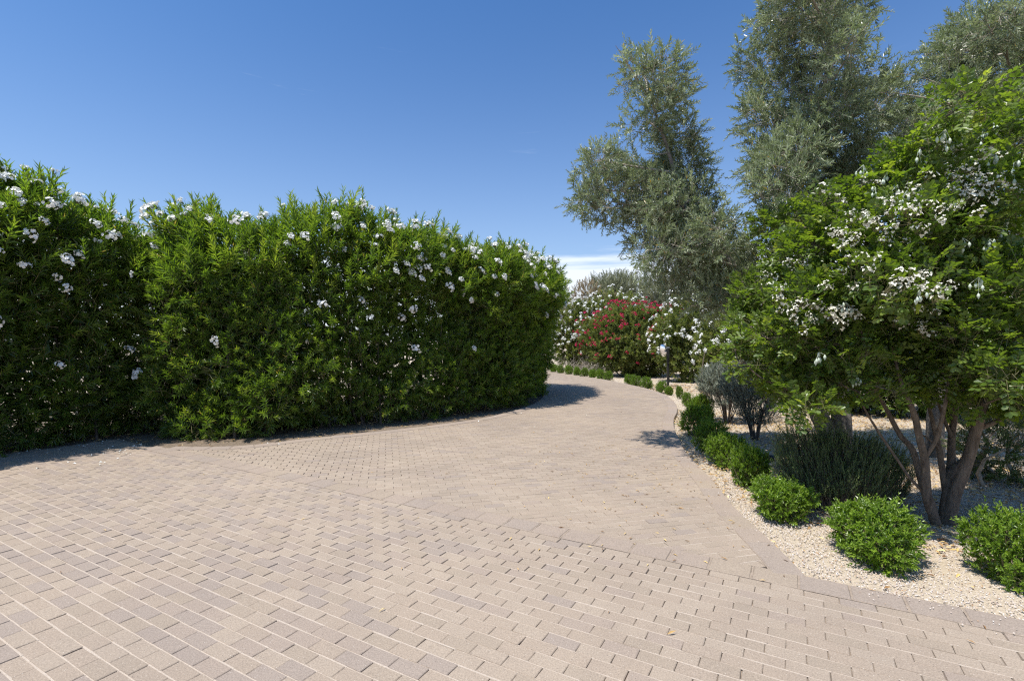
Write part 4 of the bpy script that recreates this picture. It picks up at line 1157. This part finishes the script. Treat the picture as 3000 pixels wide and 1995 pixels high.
# ------------------------------------------------------------------ gravel, litter, petals
def gravel(n, lo, hi, smin, smax, z, pts=None):
    p = rng.uniform(lo, hi, (n, 2)) if pts is None else pts
    if pts is None: p = p[~paved(p) & ~in_poly(p, soil)]
    # keep to what lies right of the drive
    if pts is None: p = p[p[:, 0] > np.interp(p[:, 1], Rp[:, 1], Rp[:, 0]) - .02]
    m = len(p)
    O = np.array([[1, 0, 0], [-1, 0, 0], [0, 1, 0], [0, -1, 0], [0, 0, 1]], float)
    Fo = np.array([[0, 2, 4], [2, 1, 4], [1, 3, 4], [3, 0, 4]])
    s_ = rng.uniform(smin, smax, (m, 1, 1)) * .5 * rng.uniform(.6, 1.2, (m, 5, 1))
    V = O[None] * s_ * [1, .8, .75]
    a, b = rng.uniform(0, 6.28, (m, 1)), rng.normal(size=(m, 1)) * .5
    x, y, zz = V[..., 0], V[..., 1], V[..., 2]
    x, zz = x * np.cos(b) - zz * np.sin(b), x * np.sin(b) + zz * np.cos(b)
    x, y = x * np.cos(a) - y * np.sin(a), x * np.sin(a) + y * np.cos(a)
    V = np.stack([x + p[:, :1], y + p[:, 1:], zz + z + rng.uniform(-.004, .006, (m, 1))], -1).reshape(-1, 3)
    t = np.clip(rng.beta(2.6, 1.6, m), 0, .96); t = np.where(rng.random(m) < .05, 1.0, t)
    return V, (Fo[None] + (np.arange(m) * 5)[:, None, None]).reshape(-1, 3), np.repeat(t, 5)
gr = [gravel(50000, (1.9, 2.2), (6.2, 6.4), .008, .020, -.043), gravel(18000, (2.2, 6.4), (9.0, 13.0), .012, .028, -.044), gravel(7000, (2.6, 13.0), (9.0, 24.0), .02, .05, -.045)]
i_ = rng.integers(1, 60, 230); t_ = rng.random((230, 1))
stray = Rp[i_] * t_ + Rp[i_ + 1] * (1 - t_) + np.c_[-np.abs(rng.normal(size=230)) * .10 - .01, rng.normal(size=230) * .03]
t_ = np.abs(rng.normal(size=(150, 1)))
stray = np.vstack([stray, B0 + bd * rng.uniform(1.9, 4.6, (150, 1)) - bn * np.minimum(t_ * .12 + .01, .6)])
gr.append(gravel(0, None, None, .008, .018, .010, stray))
V, Fx, T = merge(gr)
link('gravel', mesh_from('gravel', V, Fx, M_PEBBLE, tint=T), kind='stuff')['label'] = 'cream coloured gravel spread over the planting bed'

def litter(name, label, p, z, lmin, lmax, wr, mat, tilt=.25):
    m = len(p)
    a = rng.uniform(0, 6.28, m); ax = np.c_[np.cos(a), np.sin(a), rng.normal(size=m) * tilt * .4]; nr = np.c_[rng.normal(size=(m, 2)) * tilt, np.ones(m)]
    L = rng.uniform(lmin, lmax, m)
    V, Fx, nv = make_leaves(np.c_[p, np.full(m, z)], ax, nr, L, L * wr, T_FOLD)
    o = link(name, mesh_from(name, V, Fx, mat, tint=np.repeat(rng.random(m), nv)), kind='stuff'); o['label'] = label
# olive leaves on the drive near the right border
q = np.c_[rng.normal(2.0, .95, 330), rng.normal(6.2, 1.5, 330)]
q = np.vstack([q, np.c_[rng.uniform(-4, 4, 60), rng.uniform(2.6, 15, 60)]]); q = q[paved(q)]
litter('fallen_leaves', 'yellow and brown fallen leaves scattered over the paving', q, .009, .03, .065, .2, M_LITTER)
q = np.c_[rng.uniform(2.2, 9.5, 24000), rng.uniform(3.0, 12.5, 24000)]
q = q[~paved(q) & (q[:, 0] > np.interp(q[:, 1], Rp[:, 1], Rp[:, 0]))]
dens = np.clip((np.hypot(q[:, 0] - 5.4, (q[:, 1] - 7.5) * .8) < 3.4) * .75 + .04 + (q[:, 1] > 9.5) * .5, 0, 1)
q = q[rng.random(len(q)) < dens]
litter('leaf_litter', 'dry brown and yellow leaf litter on the shaded gravel', q, -.030, .03, .075, .30, M_LITTER, .5)
q = np.c_[rng.uniform(4.6, 8, 900), rng.uniform(16.2, 19.8, 900)]; q = q[~paved(q)]
litter('leaf_litter', 'brown leaf litter under the crimson shrub', q, -.03, .06, .12, .3, M_LITTER, .4)
q = np.vstack([np.c_[rng.uniform(-7.8, -5.6, 190), rng.uniform(6.3, 8.6, 190)], np.c_[rng.uniform(-5, 2.5, 170), rng.uniform(7.6, 17, 170)]]); q = q[paved(q)]
dl = seg_dist(q, np.vstack([[-9.6, 4.5], [-7.72, 7.45], apex, Lp[:60]]))[0]
q = q[rng.random(len(q)) < np.exp(-dl / .8)]
litter('fallen_petals', 'white fallen petals on the paving below the oleander hedges', q, .008, .025, .05, .75, M_PETAL, .2)
q = np.c_[rng.uniform(-9, 1, 2600), rng.uniform(6, 17, 2600)]; q = q[in_poly(q, soil) & ~paved(q)]
litter('leaf_litter', 'dry leaf litter on the soil under the oleander hedges', q, -.026, .05, .12, .2, M_LITTER, .4)
